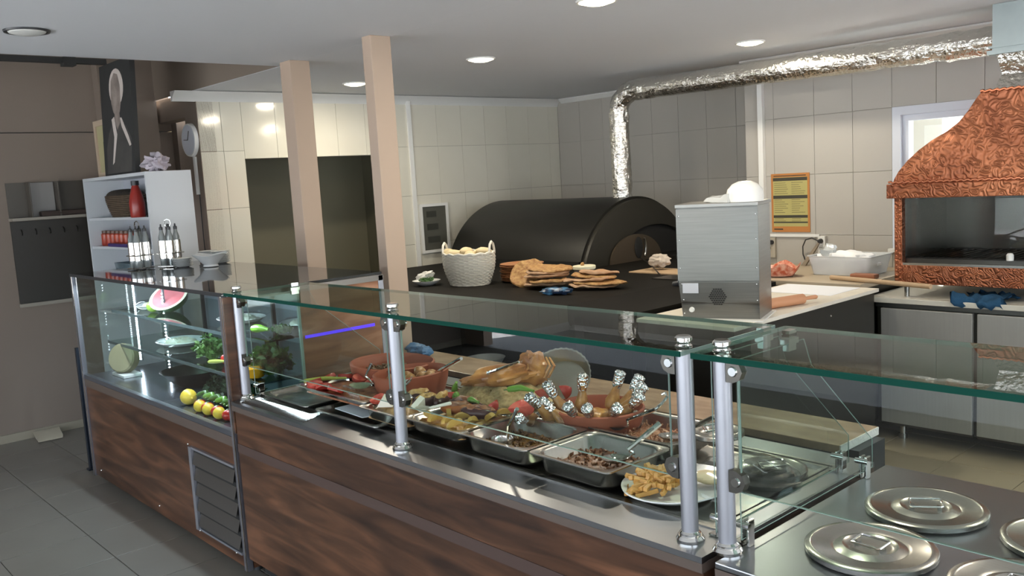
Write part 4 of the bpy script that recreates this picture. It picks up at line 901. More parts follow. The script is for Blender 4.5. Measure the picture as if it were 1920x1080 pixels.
t = thing('meatball', 'browned meatballs in the second terracotta bowl', 'meatball', (0, 0, 0), 0, 'meatballs in the second clay bowl'); ORG[t.name] = Matrix.Identity(4)
obj('crust', MB().ell((0, 0, 0), (.028, .026, .02), 14, .15, 8), food('meatball_crust', '8A5C3A', 'B58C58', 40, .35), t)
r = random.Random(5)
for i, (x, y) in enumerate(((-2.98, 2.0), (-2.93, 1.97), (-2.88, 2.02), (-2.95, 2.06), (-2.89, 2.09), (-2.96, 2.13), (-2.90, 2.15), (-2.85, 2.10))):
    e = (r.uniform(0, 1), r.uniform(0, 1), r.uniform(0, 6))
    lb = 'browned meatball at the %s of the second terracotta bowl' % ['left', 'front', 'front right', 'centre', 'middle right', 'rear left', 'rear', 'right edge'][i]
    if i == 0: t.location = (x, y, .915); t.rotation_euler = e; t['label'] = lb
    else: dup(t, (x, y, .915+r.uniform(0, .008)), rot=e, label=lb)
spoon('serving_spoon', 'steel spoon with long pale handle leaning out of the second clay bowl', (-2.895, 2.13, .92), (-2.86, 2.135, .93), (-2.646, 2.105, 1.02), .026, w=.0075)
# rice with roast lamb in foil dishes
gn_pan('foil_dish', 'large foil dish under the rice and roast lamb', -2.70, -2.27, 1.99, 2.41, .819, .875, m='foilfine', fl=.02)
mb = MB(); cx, cy = -2.50, 2.19; loops = []
for k in range(17):
    u = 1-k/16; l = []
    for a in range(48):
        an = 2*PI*a/48; x = cx+.24*u*math.cos(an)*1.0; y = cy+.19*u*math.sin(an)
        w = noise.noise(Vector((x*70, y*70, 1)))*.010+noise.noise(Vector((x*25, y*25, 4)))*.014
        l.append((x, y, .86+.088*(1-u**2.2)+(w if k else 0)))
    loops.append(l)
mb.loft(loops)
scatter(mb, 260, -2.70, -2.30, 2.03, 2.34, lambda u, v: .868+.080*(1-(u*u+v*v)**1.1), .0055, 'ell', 9, True)
obj('rice_pilaf', mb, F['rice'], label='mound of brownish spiced rice under the roast lamb', cat='rice', kind='stuff')
lm = thing('roast_lamb', 'golden roast lamb shoulder with ribs lying on the rice', 'roast', (-2.47, 2.2, .93))
mb = MB().ell((-2.50, 2.16, .955), (.165, .075, .042), 28, .35, 7, eul(0, -.22, .35), 2); obj('meat', mb, F['lamb'], lm)
mb = MB().ell((-2.385, 2.235, .985), (.06, .035, .072), 24, .35, 8, eul(.2, .35, .5), 5); obj('rib_cap', mb, F['lamb'], lm)
for i in range(7):
    obj('rib', MB().tube([(-2.40+.012*i, 2.20+.010*i, .955), (-2.375+.012*i, 2.205+.011*i, 1.0), (-2.38+.008*i, 2.215+.01*i, 1.045-.003*i)], [.006, .0055, .004], 6), food('rib_bone', '9A6238', 'C79A62', 40, .35), lm)
tongs('steel tongs lying on the roast lamb, pointing up to the right', (-2.474, 2.104, .985), (-2.285, 2.078, 1.052), .012)
obj('foil_strip', (lambda mb: (bmesh.ops.subdivide_edges(mb.b, edges=mb.b.edges[:], cuts=6, use_grid_fill=True), [setattr(v, 'co', v.co+Vector((0, 0, noise.noise(v.co*30)*.012))) for v in mb.b.verts], mb)[2])(MB().loft([[(-2.66, 2.20, .93), (-2.655, 2.26, .94), (-2.655, 2.262, .945), (-2.66, 2.202, .935)], [(-2.45, 2.30, 1.0), (-2.44, 2.35, 1.01), (-2.44, 2.352, 1.015), (-2.45, 2.302, 1.005)]])), 'foilfine', label='crumpled strip of foil behind the roast lamb', cat='foil')
# round foil plate standing behind
mb = MB(); loops = []
for rr1, zz in ((.001, 0), (.10, .0), (.112, .018), (.122, .05), (.128, .052)):
    loops.append([(rr1*math.cos(2*PI*a/72)*(1+(.02 if a % 2 else 0)*(rr1 > .105)), rr1*math.sin(2*PI*a/72)*(1+(.02 if a % 2 else 0)*(rr1 > .105)), zz) for a in range(72)])
mb.loft(loops, cap1=False); bmesh.ops.solidify(mb.b, geom=mb.b.faces[:], thickness=.001)
o = obj('foil_plate', mb, 'foilfine', label='round fluted foil plate tilted up behind the rice', cat='foil plate'); o.data.materials[0] = mat('dull_foil', 'CFCEC2', .28, 1, bump=(30, .4, 'noise', (1, 1, 1), .006)); o.location = (-2.33, 2.33, .875+.04); o.rotation_euler = (math.radians(48), 0, math.radians(25))
for i, (x, y, z, s, e, lab) in enumerate((
    (-2.60, 1.985, .905, .035, (1.2, .2, .3), 'tomato wedge at the left edge of the rice'),
    (-2.31, 1.945, .92, .036, (1.3, .1, .8), 'tomato wedge at the front of the rice above the potato tray'),
    (-2.155, 1.955, .935, .048, (1.4, .3, 2.0), 'large tomato wedge standing left of the foil wrapped drumsticks'),
    (-2.215, 2.11, .955, .040, (1.2, .5, 1.3), 'tomato wedge leaning on the rib end of the lamb'),
    (-2.15, 2.15, .955, .036, (.9, .3, .2), 'tomato wedge between the lamb and the drumsticks'))):
    wedge('tomato_wedge', lab, (x, y, z), s, e, F['tom'], F['tomin'])
for i, (pts, lab, m_) in enumerate((
    ([(-2.61, 2.03, .90), (-2.59, 2.02, .93), (-2.565, 2.01, .955)], 'bright green pepper standing at the left edge of the rice', 'pep'),
    ([(-2.44, 1.955, .91), (-2.41, 1.95, .925), (-2.38, 1.96, .915)], 'small green pepper piece at the front edge of the rice', 'pep'),
    ([(-2.53, 1.965, .905), (-2.50, 1.955, .93), (-2.48, 1.95, .90)], 'green pepper bent over the front left edge of the rice', 'pep'),
    ([(-2.33, 2.06, .95), (-2.28, 2.075, .96), (-2.22, 2.08, .955)], 'long pale green pepper lying beside the lamb ribs', 'pep'))):
    pod('green_pepper', lab, pts, .012, F[m_])
# drumsticks in the third clay bowl
clay('wide terracotta bowl of roast drumsticks wrapped in foil at the bone end', -2.0, 2.17, .165, .15, .8185, .095)
obj('drumstick_bed', heap(-2.13, -1.87, 2.05, 2.29, .865, .02, 12, r=.11, amp=.008), food('roasting_juices', '8A5A2E', 'C9973E', 22, .3), label='golden potatoes and juices under the drumsticks', cat='food', kind='stuff')
ds = thing('drumstick', 'roast drumstick, bone end wrapped in crumpled foil', 'drumstick', (0, 0, 0), 0); ORG[ds.name] = Matrix.Identity(4)
obj('meat', MB().tube([(0, 0, -.045), (0, 0, -.035), (0, 0, -.01), (0, 0, .02), (0, 0, .05)], [.008, .022, .026, .016, .009], 14), food('roast_chicken', '7E5230', 'B08548', 24, .3), ds)
mb = MB().tube([(0, 0, .03), (0, 0, .04), (0, 0, .055), (0, 0, .075), (0, 0, .09), (0, 0, .098)], [.010, .015, .018, .019, .020, .009], 18)
bmesh.ops.subdivide_edges(mb.b, edges=mb.b.edges[:], cuts=1, use_grid_fill=True)
for v in mb.b.verts: v.co += v.co.normalized()*noise.noise(v.co*170)*.006
obj('foil_cap', mb, 'foilfine', ds, sm=15)
dl = [(-2.10, 2.02, .91, -.75, -1.9), (-2.085, 2.075, .925, -.5, -2.2), (-2.055, 2.15, .93, -.1, 0), (-1.99, 2.24, .93, .35, 1.2), (-1.925, 2.24, .93, .5, .9), (-1.90, 2.21, .92, .65, .5), (-1.885, 2.17, .91, .8, .25), (-2.05, 2.04, .895, -.9, -2.8), (-1.985, 2.06, .895, .8, -1.4), (-1.95, 2.08, .895, .85, -1.0), (-1.905, 2.115, .90, .95, -.4), (-2.16, 2.0, .88, -1.25, -1.2)]
dt = ['foil capped drumstick leaning far left in the clay bowl', 'second foil capped drumstick from the left, leaning left', 'foil capped drumstick standing upright at the back of the clay bowl', 'foil capped drumstick at the rear right pointing up', 'foil capped drumstick in the right cluster, hindmost', 'foil capped drumstick in the right cluster, middle', 'foil capped drumstick resting on the right rim of the clay bowl', 'foil capped drumstick at front left pointing at the viewer', 'foil capped drumstick at the front middle of the clay bowl', 'foil capped drumstick at the front right of the clay bowl', 'foil capped drumstick low on the front right rim', 'foil capped drumstick hanging over the left rim beside the ladle pan']
for i, (x, y, z, tl, az) in enumerate(dl):
    q = Matrix.Rotation(az, 4, 'Z') @ Matrix.Rotation(abs(tl), 4, 'Y'); e = q.to_euler()
    if i == 0: ds.location = (x, y, z); ds.rotation_euler = e; ds['label'] = dt[0]; ds['group'] = 'foil capped drumsticks in the clay bowl'
    else: dup(ds, (x, y, z), rot=e, label=dt[i])
# platter of fries under cling film, and lids in the back row
pl = thing('oval_platter', 'white oval platter of french fries partly under cling film', 'platter', (-1.47, 1.88, .8175))
obj('plate', MB().lathe([(.6, 0), (.62, .004), (.8, .010), (1, .026), (1.005, .030), (.98, .029), (.78, .014), (.6, .009), (.01, .008)], (-1.455, 1.885, .818), 48, .145, .165), 'whitecer', pl)
fr = thing('french_fry', 'golden french fries heaped on the white oval platter', 'french fry', (0, 0, 0), 0, 'french fries on the oval platter'); ORG[fr.name] = Matrix.Identity(4)
obj('fry_body', MB().box(-.032, .032, -.006, .006, -.006, .006, bev=.002), F['fry'], fr)
r = random.Random(21)
for i in range(75):
    u, v = r.gauss(0, .36), r.gauss(0, .42); u = max(-.9, min(.9, u)); v = max(-.9, min(.9, v))
    a = (-1.50+u*.075, 1.845+v*.085, .838+.036*max(0, 1-u*u-v*v)+r.uniform(-.004, .006)); e = (r.uniform(-.5, .5), r.uniform(-.4, .4), r.uniform(0, PI))
    if i == 0: fr.location = a; fr.rotation_euler = e
    else: dup(fr, a, rot=e)
o = obj('bread_roll', MB().ell((-1.40, 1.955, .855), (.045, .03, .018), 18, .2, 5, eul(0, 0, .6)), F['bread'], label='pale bread slice at the rear of the oval platter', cat='bread')
mb = MB().lathe([(1, .0), (.97, .022), (.85, .04), (.6, .05), (.3, .055), (.01, .056)], (-1.335, 2.02, .835), 32, .15, .17, wob=lambda a, z: .03*math.sin(a*5)+.015*math.sin(a*11))
for v in mb.b.verts: v.co.z += noise.noise(v.co*18)*.008
obj('cling_film', mb, 'film', label='transparent film dome over the right part of the platter and lids', cat='cling film', sm=60)
def lid(lab, x, y, R_, grp=None, z=.8155, rz=0):
    t = thing('pot_lid', lab, 'lid', (x, y, z), rz, grp); ORG[t.name] = Matrix.Identity(4)
    obj('disc', MB().lathe([(R_-.004, .0), (R_, .004), (R_, .014), (R_-.004, .017), (R_-.014, .018), (R_-.018, .0155), (R_*.62, .0155), (R_*.56, .012), (R_*.50, .0155), (R_*.42, .019), (R_*.36, .0135), (R_*.30, .0125), (.001, .0125)], (0, 0, 0), 56), 'steel', t)
    w, d = .032, .022
    obj('handle_plate', MB().box(-w-.004, -w+.006, -.006, .006, .0125, .019).box(w-.006, w+.004, -.006, .006, .0125, .019), 'steel', t)
    obj('handle', MB().ring([(-w, -d, .021), (w*.0, -d, .0225), (w, -d, .024), (w+.004, -d+.004, .024), (w+.004, d-.004, .029), (w, d, .029), (-w, d, .026), (-w-.004, d-.004, .026), (-w-.004, -d+.004, .021)], .0028, 8), 'chrome', t)
    return t
lid('round steel pot lid in the back row of the right counter, nearer the glass end', -.898, 2.155, .142, 'steel pot lids', rz=.5)
lid('round steel pot lid in the front row of the right counter, beside the twin posts', -.895, 1.852, .142, 'steel pot lids', rz=-.15)
lid('round steel pot lid in the back row cut by the right edge of the picture', -.578, 2.155, .142, 'steel pot lids', rz=.2)
lid('round steel pot lid in the front row cut by the bottom of the picture', -.578, 1.852, .142, 'steel pot lids', rz=-.1)
lid('round steel pot lid under the film dome, left of the glass end panels', -1.345, 2.185, .098, 'steel pot lids', .8175, .9)
lid('smaller round steel pot lid under the film behind the twin posts', -1.545, 2.20, .085, 'steel pot lids', .8875, .9)

# ------------------------------------------------------------------ things on the marble shelf
mb = MB().ell((-3.77, 2.70, .835), (.075, .05, .032), 22, .35, 7, seed=2).ell((-3.70, 2.70, .832), (.05, .045, .028), 18, .4, 7, seed=6)
obj('blue_glove', mb, 'rubber', label='bunched blue glove lying on the marble shelf behind the clay bowls', cat='glove')
wb = obj('white_basin', MB().lathe([(.07, 0), (.10, .05), (.125, .09), (.13, .095), (.122, .095), (.095, .05), (.065, .01), (.01, .01)], (-4.30, 3.62, .4705), 32), 'plasticw', label='white basin on the under-shelf of the black oven stand', cat='basin')

# ------------------------------------------------------------------ things on the oven table
bk = thing('wicker_basket', 'white wicker basket full of pale bread rolls on the black oven table', 'basket', (-4.70, 3.80, 1.0))
bcx, bcy = -4.66, 3.83
def brad(h): return .125+.045*math.sin(min(1, h/.2)*PI*.55)
for j in range(19):
    h = .006+j*.0112; pts = []
    for k in range(72):
        a = 2*PI*k/72; rr2 = brad(h)+.005*math.sin(k*PI/2+(j % 2)*PI); pts.append((bcx+rr2*math.cos(a)*1.12, bcy+rr2*math.sin(a)*.95, 1.0+h))
    obj('weave_row', MB().ring(pts, .0062, 6), mat('white_wicker', 'D3CEC2', .6), bk)
for k in range(36):
    a = 2*PI*k/36; obj('stake', MB().tube([(bcx+brad(h)*math.cos(a)*1.12, bcy+brad(h)*math.sin(a)*.95, 1.0+h) for h in (0, .05, .1, .15, .215)], .004, 5), mat('white_wicker', 'D3CEC2', .6), bk)
for h, q in ((.215, .009), (.004, .008)):
    obj('rim', MB().ring([(bcx+(brad(h)+.003*(k % 2))*math.cos(2*PI*k/60)*1.12, bcy+(brad(h)+.003*(k % 2))*math.sin(2*PI*k/60)*.95, 1.0+h+.004*math.sin(k*PI/2)) for k in range(60)], q, 6), mat('white_wicker', 'D3CEC2', .6), bk)
obj('bottom', MB().lathe([(.001, 0), (.12, 0), (.12, .01), (.001, .01)], (bcx, bcy, 1.0), 24, 1.12, .95), mat('white_wicker', 'D3CEC2', .6), bk)
for a0 in (.55, 3.75):
    c0 = Vector((bcx+.16*math.cos(a0)*1.12, bcy+.16*math.sin(a0)*.95, 1.215)); tn = Vector((-math.sin(a0), math.cos(a0), 0))
    obj('handle', MB().tube([c0+tn*.055*math.cos(b_)+Vector((0, 0, .07*math.sin(b_)+.003*math.sin(i*2))) for i, b_ in enumerate([PI*k/14 for k in range(15)])], .0085, 7), mat('white_wicker', 'D3CEC2', .6), bk)
for i, (dx, dy, dz, lab) in enumerate(((-.135, -.06, .218, 'pale bread roll at the left of the wicker basket'), (-.07, -.075, .214, 'pale bread roll left of centre at the front of the wicker basket'), (-.02, .0, .225, 'pale bread roll in the middle of the wicker basket'), (.05, -.03, .205, 'pale bread roll low in the middle right of the wicker basket'), (.10, .05, .222, 'pale bread roll at the right of the wicker basket, under the raised handle'), (.03, .08, .21, 'pale bread roll at the back of the wicker basket'))):
    obj('bread_roll', MB().ell((bcx+dx, bcy+dy, 1.0+dz), (.06, .036, .03), 16, .15, 4, eul(0, 0, i*.9), i), F['bread'], label=lab, cat='bread')
# terracotta plates
pp_ = thing('clay_plate', 'x', 'plate', (0, 0, 0), 0, 'terracotta plates stacked on the oven table'); ORG[pp_.name] = Matrix.Identity(4)
obj('dish', MB().lathe([(.10, 0), (.135, .006), (.150, .014), (.152, .017), (.147, .018), (.13, .011), (.10, .006), (.001, .006)], n=36), mat('glazed_terracotta', 'A4714C', .4), pp_)
nm = ['lowest', 'second from the bottom', 'third from the bottom', 'fourth from the bottom', 'middle', 'fifth from the top', 'fourth from the top', 'third from the top', 'second from the top', 'topmost']
for i in range(10):
    lab = 'terracotta plate on the oven table, %s of its stack' % nm[i]; a = (-4.43+rnd.uniform(-.006, .006), 4.11+rnd.uniform(-.006, .006), 1.0+i*.0118)
    if i == 0: pp_.location = a; pp_['label'] = lab
    else: dup(pp_, a, label=lab)
# flatbreads
def flatb(lab, c, rx, ry, rot, h=.009, seed=0, top='flat'):
    mb = MB().lathe([(.01, -h), (.7, -h), (.95, -h*.6), (1.0, 0), (.95, h*.9), (.8, h*.8), (.4, h*.6), (.01, h*.6)], n=30, sx=rx, sy=ry, wob=lambda a, z: .05*math.sin(a*2+seed)+.03*math.sin(a*5+seed*2))
    bmesh.ops.subdivide_edges(mb.b, edges=mb.b.edges[:], cuts=1, use_grid_fill=True)
    for v in mb.b.verts: v.co.z += noise.noise(v.co*18+Vector((seed, 0, 0)))*.010+noise.noise(v.co*50+Vector((seed, 0, 0)))*.003
    o = obj('flatbread', mb, F[top], label=lab, cat='flatbread', group='flatbreads on the oven table', sm=60); o.location = c; o.rotation_euler = rot
flatb('round golden flatbread leaning against the clay plates', (-4.17, 3.92, 1.075), .115, .115, (math.radians(50), 0, math.radians(25)), seed=1)
for i, (x, y, z, rx, lab) in enumerate(((-3.96, 3.90, 1.012, .155, 'pale flatbread at the bottom of the middle pile'), (-3.93, 3.86, 1.034, .12, 'small golden flatbread low at the front of the middle pile'), (-4.00, 3.92, 1.062, .155, 'flatbread third from the top in the middle pile'), (-3.99, 3.92, 1.082, .15, 'flatbread second from the top in the middle pile'), (-3.98, 3.93, 1.105, .15, 'golden flatbread on top of the middle pile'))):
    flatb(lab, (x, y, z), rx, rx*.75, (rnd.uniform(-.06, .06), rnd.uniform(-.05, .05), .5+rnd.uniform(-.3, .3)), .011, 2+i, 'flat' if i in (1, 4) else 'flatp')
for i, (x, y, z, rx, lab) in enumerate(((-3.66, 3.98, 1.010, .16, 'flatbread at the bottom of the right hand pile'), (-3.62, 4.0, 1.026, .165, 'flatbread second from the bottom of the right hand pile'), (-3.70, 3.98, 1.044, .15, 'flatbread third from the bottom of the right hand pile'), (-3.69, 4.02, 1.060, .14, 'flatbread second from the top of the right hand pile'), (-3.68, 4.06, 1.078, .13, 'flatbread on top of the right hand pile'))):
    flatb(lab, (x, y, z), rx, rx*.55, (rnd.uniform(-.07, .07), rnd.uniform(-.07, .07), .45+rnd.uniform(-.25, .25)), .009, 12+i, 'flatp' if i % 2 == 0 else 'flat')
tb = thing('food_tub', 'small round white tub with a lid standing behind the flatbreads', 'tub', (-4.0, 4.27, 1.0))
obj('body', MB().lathe([(.060, 0), (.066, .07), (.066, .082), (.001, .082)], (-4.0, 4.27, 1.0), 28), mat('printed_tub', 'B9B4AE', .3, noise_=(18, .15), col2='7A6A6A'), tb)
obj('label_print', MB().loft([[(-4.0+.0665*math.cos(a), 4.27+.0665*math.sin(a), z) for a in [-1.4+k*.12 for k in range(7)]]+[(-4.0+.062*math.cos(a), 4.27+.062*math.sin(a), z) for a in [-1.4+k*.12 for k in range(6, -1, -1)]] for z in (1.025, 1.06)]), mat('pink_print', 'B4566A', .4), tb)
obj('lid', MB().lathe([(.074, .078), (.077, .082), (.077, .098), (.074, .102), (.001, .104)], (-4.0, 4.27, 1.0), 28), mat('cream_lid', 'E2DDC0', .4), tb)
obj('bread_piece', MB().ell((-4.0, 4.255, 1.112), (.014, .012, .014), 10, .3), F['flat'], label='small crust of bread on the lid of the white tub', cat='bread')
mb = MB().ell((-3.70, 3.70, 1.022), (.10, .045, .022), 20, .4, 8, eul(0, 0, .4), 3)
obj('blue_bag', mb, mat('printed_blue_bag', '3F6E92', .35, noise_=(22, .12), col2='20304A'), label='crumpled blue printed bag in front of the flatbreads', cat='bag')
hb = thing('herb_dish', 'small white dish with greens and a cloth left of the wicker basket', 'dish', (-4.95, 3.68, 1.0))
obj('dish', MB().lathe([(.05, 0), (.085, .02), (.10, .035), (.095, .035), (.06, .012), (.01, .01)], (-4.93, 3.66, 1.0), 28), 'whitecer', hb)
obj('greens', scatter(MB(), 40, -4.98, -4.88, 3.61, 3.70, lambda u, v: 1.038, .008, 'stick', 4, True), F['herb'], hb, kind='stuff')
obj('napkin', MB().ell((-5.0, 3.70, 1.055), (.07, .045, .028), 18, .5, 8, eul(0, -.3, .5), 8), 'plasticw', hb)
obj('rolled_cloth', MB().ell((-4.99, 3.98, 1.05), (.05, .05, .05), 14, .3, 6), mat('brown_bag', '8B735C', .7), label='small brown bundle behind the wicker basket by the cream column', cat='bundle')
# wall mounted panel behind
ep = thing('fuse_box', 'grey fuse box in a white frame on the tiled wall left of the oven', 'fuse box', (-6.39, 4.85, 1.07))
obj('frame', MB().box(-6.40, -6.375, 4.72, 4.745, 1.08, 1.52).box(-6.40, -6.375, 5.01, 5.035, 1.08, 1.52).box(-6.40, -6.375, 4.745, 5.01, 1.495, 1.52).box(-6.40, -6.375, 4.745, 5.01, 1.08, 1.105), 'white', ep)
dr = obj('door', bx(-6.40, -6.384, 4.745, 5.01, 1.105, 1.495), mat('smoked_door', '55554E', .4), ep)
for i in range(3): obj('breaker_window', bx(-6.386, -6.382, 4.79, 4.93-i*.015, 1.17+i*.115, 1.225+i*.115), mat('breaker_dark', '3E3F3A', .3), dr)

# ------------------------------------------------------------------ contents of the display case
SA, SB, DK = 1.038, .853, .662
wm = thing('watermelon', 'cut watermelon half showing pink flesh on the upper shelf of the display case', 'watermelon', (-5.1, 1.97, SA))
rot = eul(math.radians(38), 0, math.radians(35))
cwm = Vector((-5.22, 1.98, SA+.095))
mb = MB(); mb.lathe([(.001, -.085), (.06, -.075), (.10, -.045), (.118, 0)], n=32, cap1=False)
for v in mb.b.verts: v.co = rot @ v.co+cwm
obj('rind', mb, mat('melon_rind', '2E4A2A', .35, noise_=(12, .3), col2='547040'), wm)
mb = MB().lathe([(.001, .002), (.10, .0)], n=32, cap0=False, cap1=False).lathe([(.001, -.0), (.001, -.001)], n=3)
for v in mb.b.verts: v.co = rot @ v.co+cwm
obj('flesh', mb, mat('melon_flesh', 'CC5F66', .3, noise_=(14, .7), col2='E0959A'), wm)
mb = MB().loft([[tuple(rot @ Vector((q*math.cos(2*PI*k/32), q*math.sin(2*PI*k/32), z))+cwm) for k in range(32)] for q, z in ((.099, .0), (.118, .0))], cap0=False, cap1=False)
obj('pith', mb, mat('melon_pith', 'D5DBC0', .4), wm)
def citrus(name, lab, c, r_, m1, cat): 
    t = thing(name, lab, cat, (c[0], c[1], c[2]-r_)); obj('skin', MB().ell(c, (r_*1.15, r_, r_), 18, .03, 8), m1, t); obj('tip', MB().ell((c[0]+r_*1.15, c[1], c[2]), r_*.18, 8), m1, t); return t
lime = mat('lime_skin', '7FA03A', .35)
citrus('lime', 'green lime left of the watermelon on the upper shelf', (-5.30, 1.91, SA+.035), .035, lime, 'lime')
citrus('lemon', 'yellow lemon on the case floor, standing apart at the front', (-4.36, 1.70, DK+.042), .040, F['lem'], 'lemon')
for i, x in enumerate((-4.16, -4.06, -3.94)):
    citrus('lemon', ['leftmost yellow lemon in the row at the case front', 'middle yellow lemon in the row at the case front', 'rightmost yellow lemon in the row at the case front'][i], (x, 1.672, DK+.031), .029, F['lem'], 'lemon')
for i, x in enumerate((-4.20, -4.11, -4.00, -3.88, -3.81)):
    t = thing('tomato', ['leftmost', 'second', 'third', 'fourth', 'rightmost'][i]+' red tomato in the row of lemons at the case front', 'tomato', (x, 1.69, DK), 0, 'tomatoes at the case front')
    obj('skin', MB().ell((x, 1.69, DK+.028), (.031, .031, .027), 16, .04), F['red'], t); obj('calyx', MB().ell((x, 1.69, DK+.054), (.010, .010, .003), 7), F['pepd'], t)
for i in range(9):
    x = -4.28+i*.07; pod('green_pepper', 'long green pepper behind the lemons at the case front, %s from the left' % ['first', 'second', 'third', 'fourth', 'fifth', 'sixth', 'seventh', 'eighth', 'ninth'][i], [(x, 1.72, DK+.06), (x+.05, 1.74, DK+.075), (x+.10, 1.715+.01*(i % 3), DK+.055)], .014, F['pep'] if i % 2 else F['pepd'], 'long green peppers behind the lemons')
def bunch(name, lab, c, s, m, n=70, seed=1, up=1.0):
    t = thing(name, lab, 'herbs', (c[0], c[1], c[2])); r = random.Random(seed); mb = MB(); ms = MB()
    for k in range(n):
        a, u = r.uniform(0, 2*PI), r.random()**.5; h = r.uniform(.35, 1)*s*up
        tip = Vector((c[0]+math.cos(a)*u*s*.75, c[1]+math.sin(a)*u*s*.6, c[2]+h*(1.15-u*.5)))
        if k % 3 == 0: ms.tube([(c[0]+math.cos(a)*.012, c[1]+math.sin(a)*.012, c[2]+.002), tip], .0016, 4)
        for j in range(5):
            q = tip+Vector((r.uniform(-1, 1), r.uniform(-1, 1), r.uniform(-1, 1)))*s*.13; e = r.uniform(.07, .15)*s
            d1 = Vector((r.uniform(-1, 1), r.uniform(-1, 1), r.uniform(-.4, 1))).normalized()*e; d2 = d1.cross(Vector((r.uniform(-1, 1), r.uniform(-1, 1), r.uniform(-1, 1)))).normalized()*e*.6
            vs_ = [mb.b.verts.new(p) for p in (q-d1, q+d2, q+d1, q-d2)]; mb.b.faces.new(vs_)
    bmesh.ops.solidify(mb.b, geom=mb.b.faces[:], thickness=.0008)
    obj('leaves', mb, m, t, kind='stuff', sm=10); obj('stems', ms, F['pep'], t, kind='stuff'); return t
bunch('herb_bunch', 'light green parsley bunch standing on the lower shelf of the display case', (-4.42, 1.87, SB), .13, mat('bright_parsley', '7DA45A', .5, noise_=(20, .8), col2='3F6A34'), 110, 1)
bunch('herb_bunch', 'parsley bunch seen through the right side glass of the case', (-3.80, 1.88, SB), .145, mat('bright_parsley', '7DA45A', .5), 130, 2)
bunch('herb_bunch', 'dark leafy herbs heaped on the case floor behind the peppers', (-4.12, 1.86, DK), .17, F['dherb'], 150, 3, .75)
bunch('herb_bunch', 'dark leafy herbs on the case floor right of the steel bowl', (-4.42, 1.90, DK), .13, F['dherb'], 90, 4, .8)
bunch('herb_bunch', 'small green herb bunch at the right of the upper shelf', (-3.80, 1.95, SA), .08, mat('bright_parsley', '7DA45A', .5), 50, 5, .5)
pod('green_pepper', 'bright green pepper on the upper shelf behind the side glass', [(-3.90, 1.86, SA+.03), (-3.85, 1.87, SA+.035), (-3.80, 1.89, SA+.03)], .020, mat('bright_pepper', '86B53C', .3))
pod('green_pepper', 'yellow-green pepper lying by the parsley on the lower shelf', [(-4.30, 1.80, SB+.02), (-4.22, 1.81, SB+.03), (-4.15, 1.83, SB+.035)], .011, mat('pale_pepper', '9AA24A', .3))
t = thing('tomato', 'red tomato beside the parsley on the lower shelf of the case', 'tomato', (-4.24, 1.87, SB)); obj('skin', MB().ell((-4.24, 1.87, SB+.03), (.034, .034, .03), 16), F['red'], t); obj('calyx', MB().ell((-4.24, 1.87, SB+.06), (.01, .01, .003), 7), F['pepd'], t)
t = thing('yellow_pepper', 'yellow bell pepper seen low through the right side glass', 'pepper', (-3.76, 1.80, SB)); obj('body', MB().lathe([(.012, .0), (.035, .008), (.042, .03), (.045, .05), (.036, .065), (.012, .06)], (-3.79, 1.80, SB), 24, wob=lambda a, z: .07*math.cos(4*a)), mat('yellow_pepper', 'D89A20', .25), t); obj('stem', MB().cyl((-3.79, 1.80, SB+.058), (-3.785, 1.80, SB+.085), .005, .004, 7), F['pepd'], t)
# bowls, plates, trays with wrapped food
obj('mixing_bowl', MB().lathe([(.08, 0), (.13, .04), (.17, .085), (.178, .088), (.165, .082), (.125, .04), (.08, .006), (.01, .006)], (-4.82, 1.92, DK), 40), 'darksteel', label='wide dark steel mixing bowl on the floor of the display case', cat='bowl')
t = thing('round_cheese', 'round pale yellow cheese in wrap at the left end of the case floor', 'cheese', (-5.47, 1.76, DK)); mb = MB().lathe([(.001, -.035), (.08, -.035), (.088, -.025), (.088, .025), (.08, .035), (.001, .035)], n=32)
q = eul(math.radians(75), 0, math.radians(35))
for v in mb.b.verts: v.co = q @ v.co+Vector((-5.47, 1.77, DK+.105))
obj('wheel', mb, mat('pale_cheese', '7C7558', .4), t); obj('stand', bx(-5.56, -5.36, 1.72, 1.83, DK, DK+.018, bev=.004), 'plasticw', t)
for i, (x, y, z, rx, lab) in enumerate(((-4.36, 2.02, SA, .15, 'white plate under cling film on the upper shelf right of the watermelon'), (-5.10, 1.98, SB, .17, 'white plate under cling film on the lower shelf below the watermelon'), (-4.72, 2.05, SB, .13, 'white plate under film on the lower shelf left of the parsley'), (-5.50, 1.98, SA, .12, 'shallow wrapped dish at the left of the upper shelf'), (-3.88, 2.12, SA, .14, 'white plate under film at the right end of the upper shelf'))):
    t = thing('wrapped_plate', lab, 'plate', (x, y, z), 0)
    obj('plate', MB().lathe([(.6, 0), (.8, .008), (1, .026), (.98, .028), (.76, .014), (.01, .010)], (x, y, z), 36, rx, rx*.8), 'whitecer', t)
    obj('salad', heap(x-rx*.6, x+rx*.6, y-rx*.45, y+rx*.45, z+.012, .025, i+3, r=.06, amp=.008), food('pale_mezze_%d' % (i % 2), ['B9BEA8', 'C4B49A'][i % 2], 'D8D8C8', 30, .4), t, kind='stuff')
    obj('film', MB().lathe([(1, .027), (.7, .05), (.35, .056), (.01, .057)], (x, y, z), 28, rx, rx*.8, wob=lambda a, z: .02*math.sin(7*a), cap0=False), 'film', t)
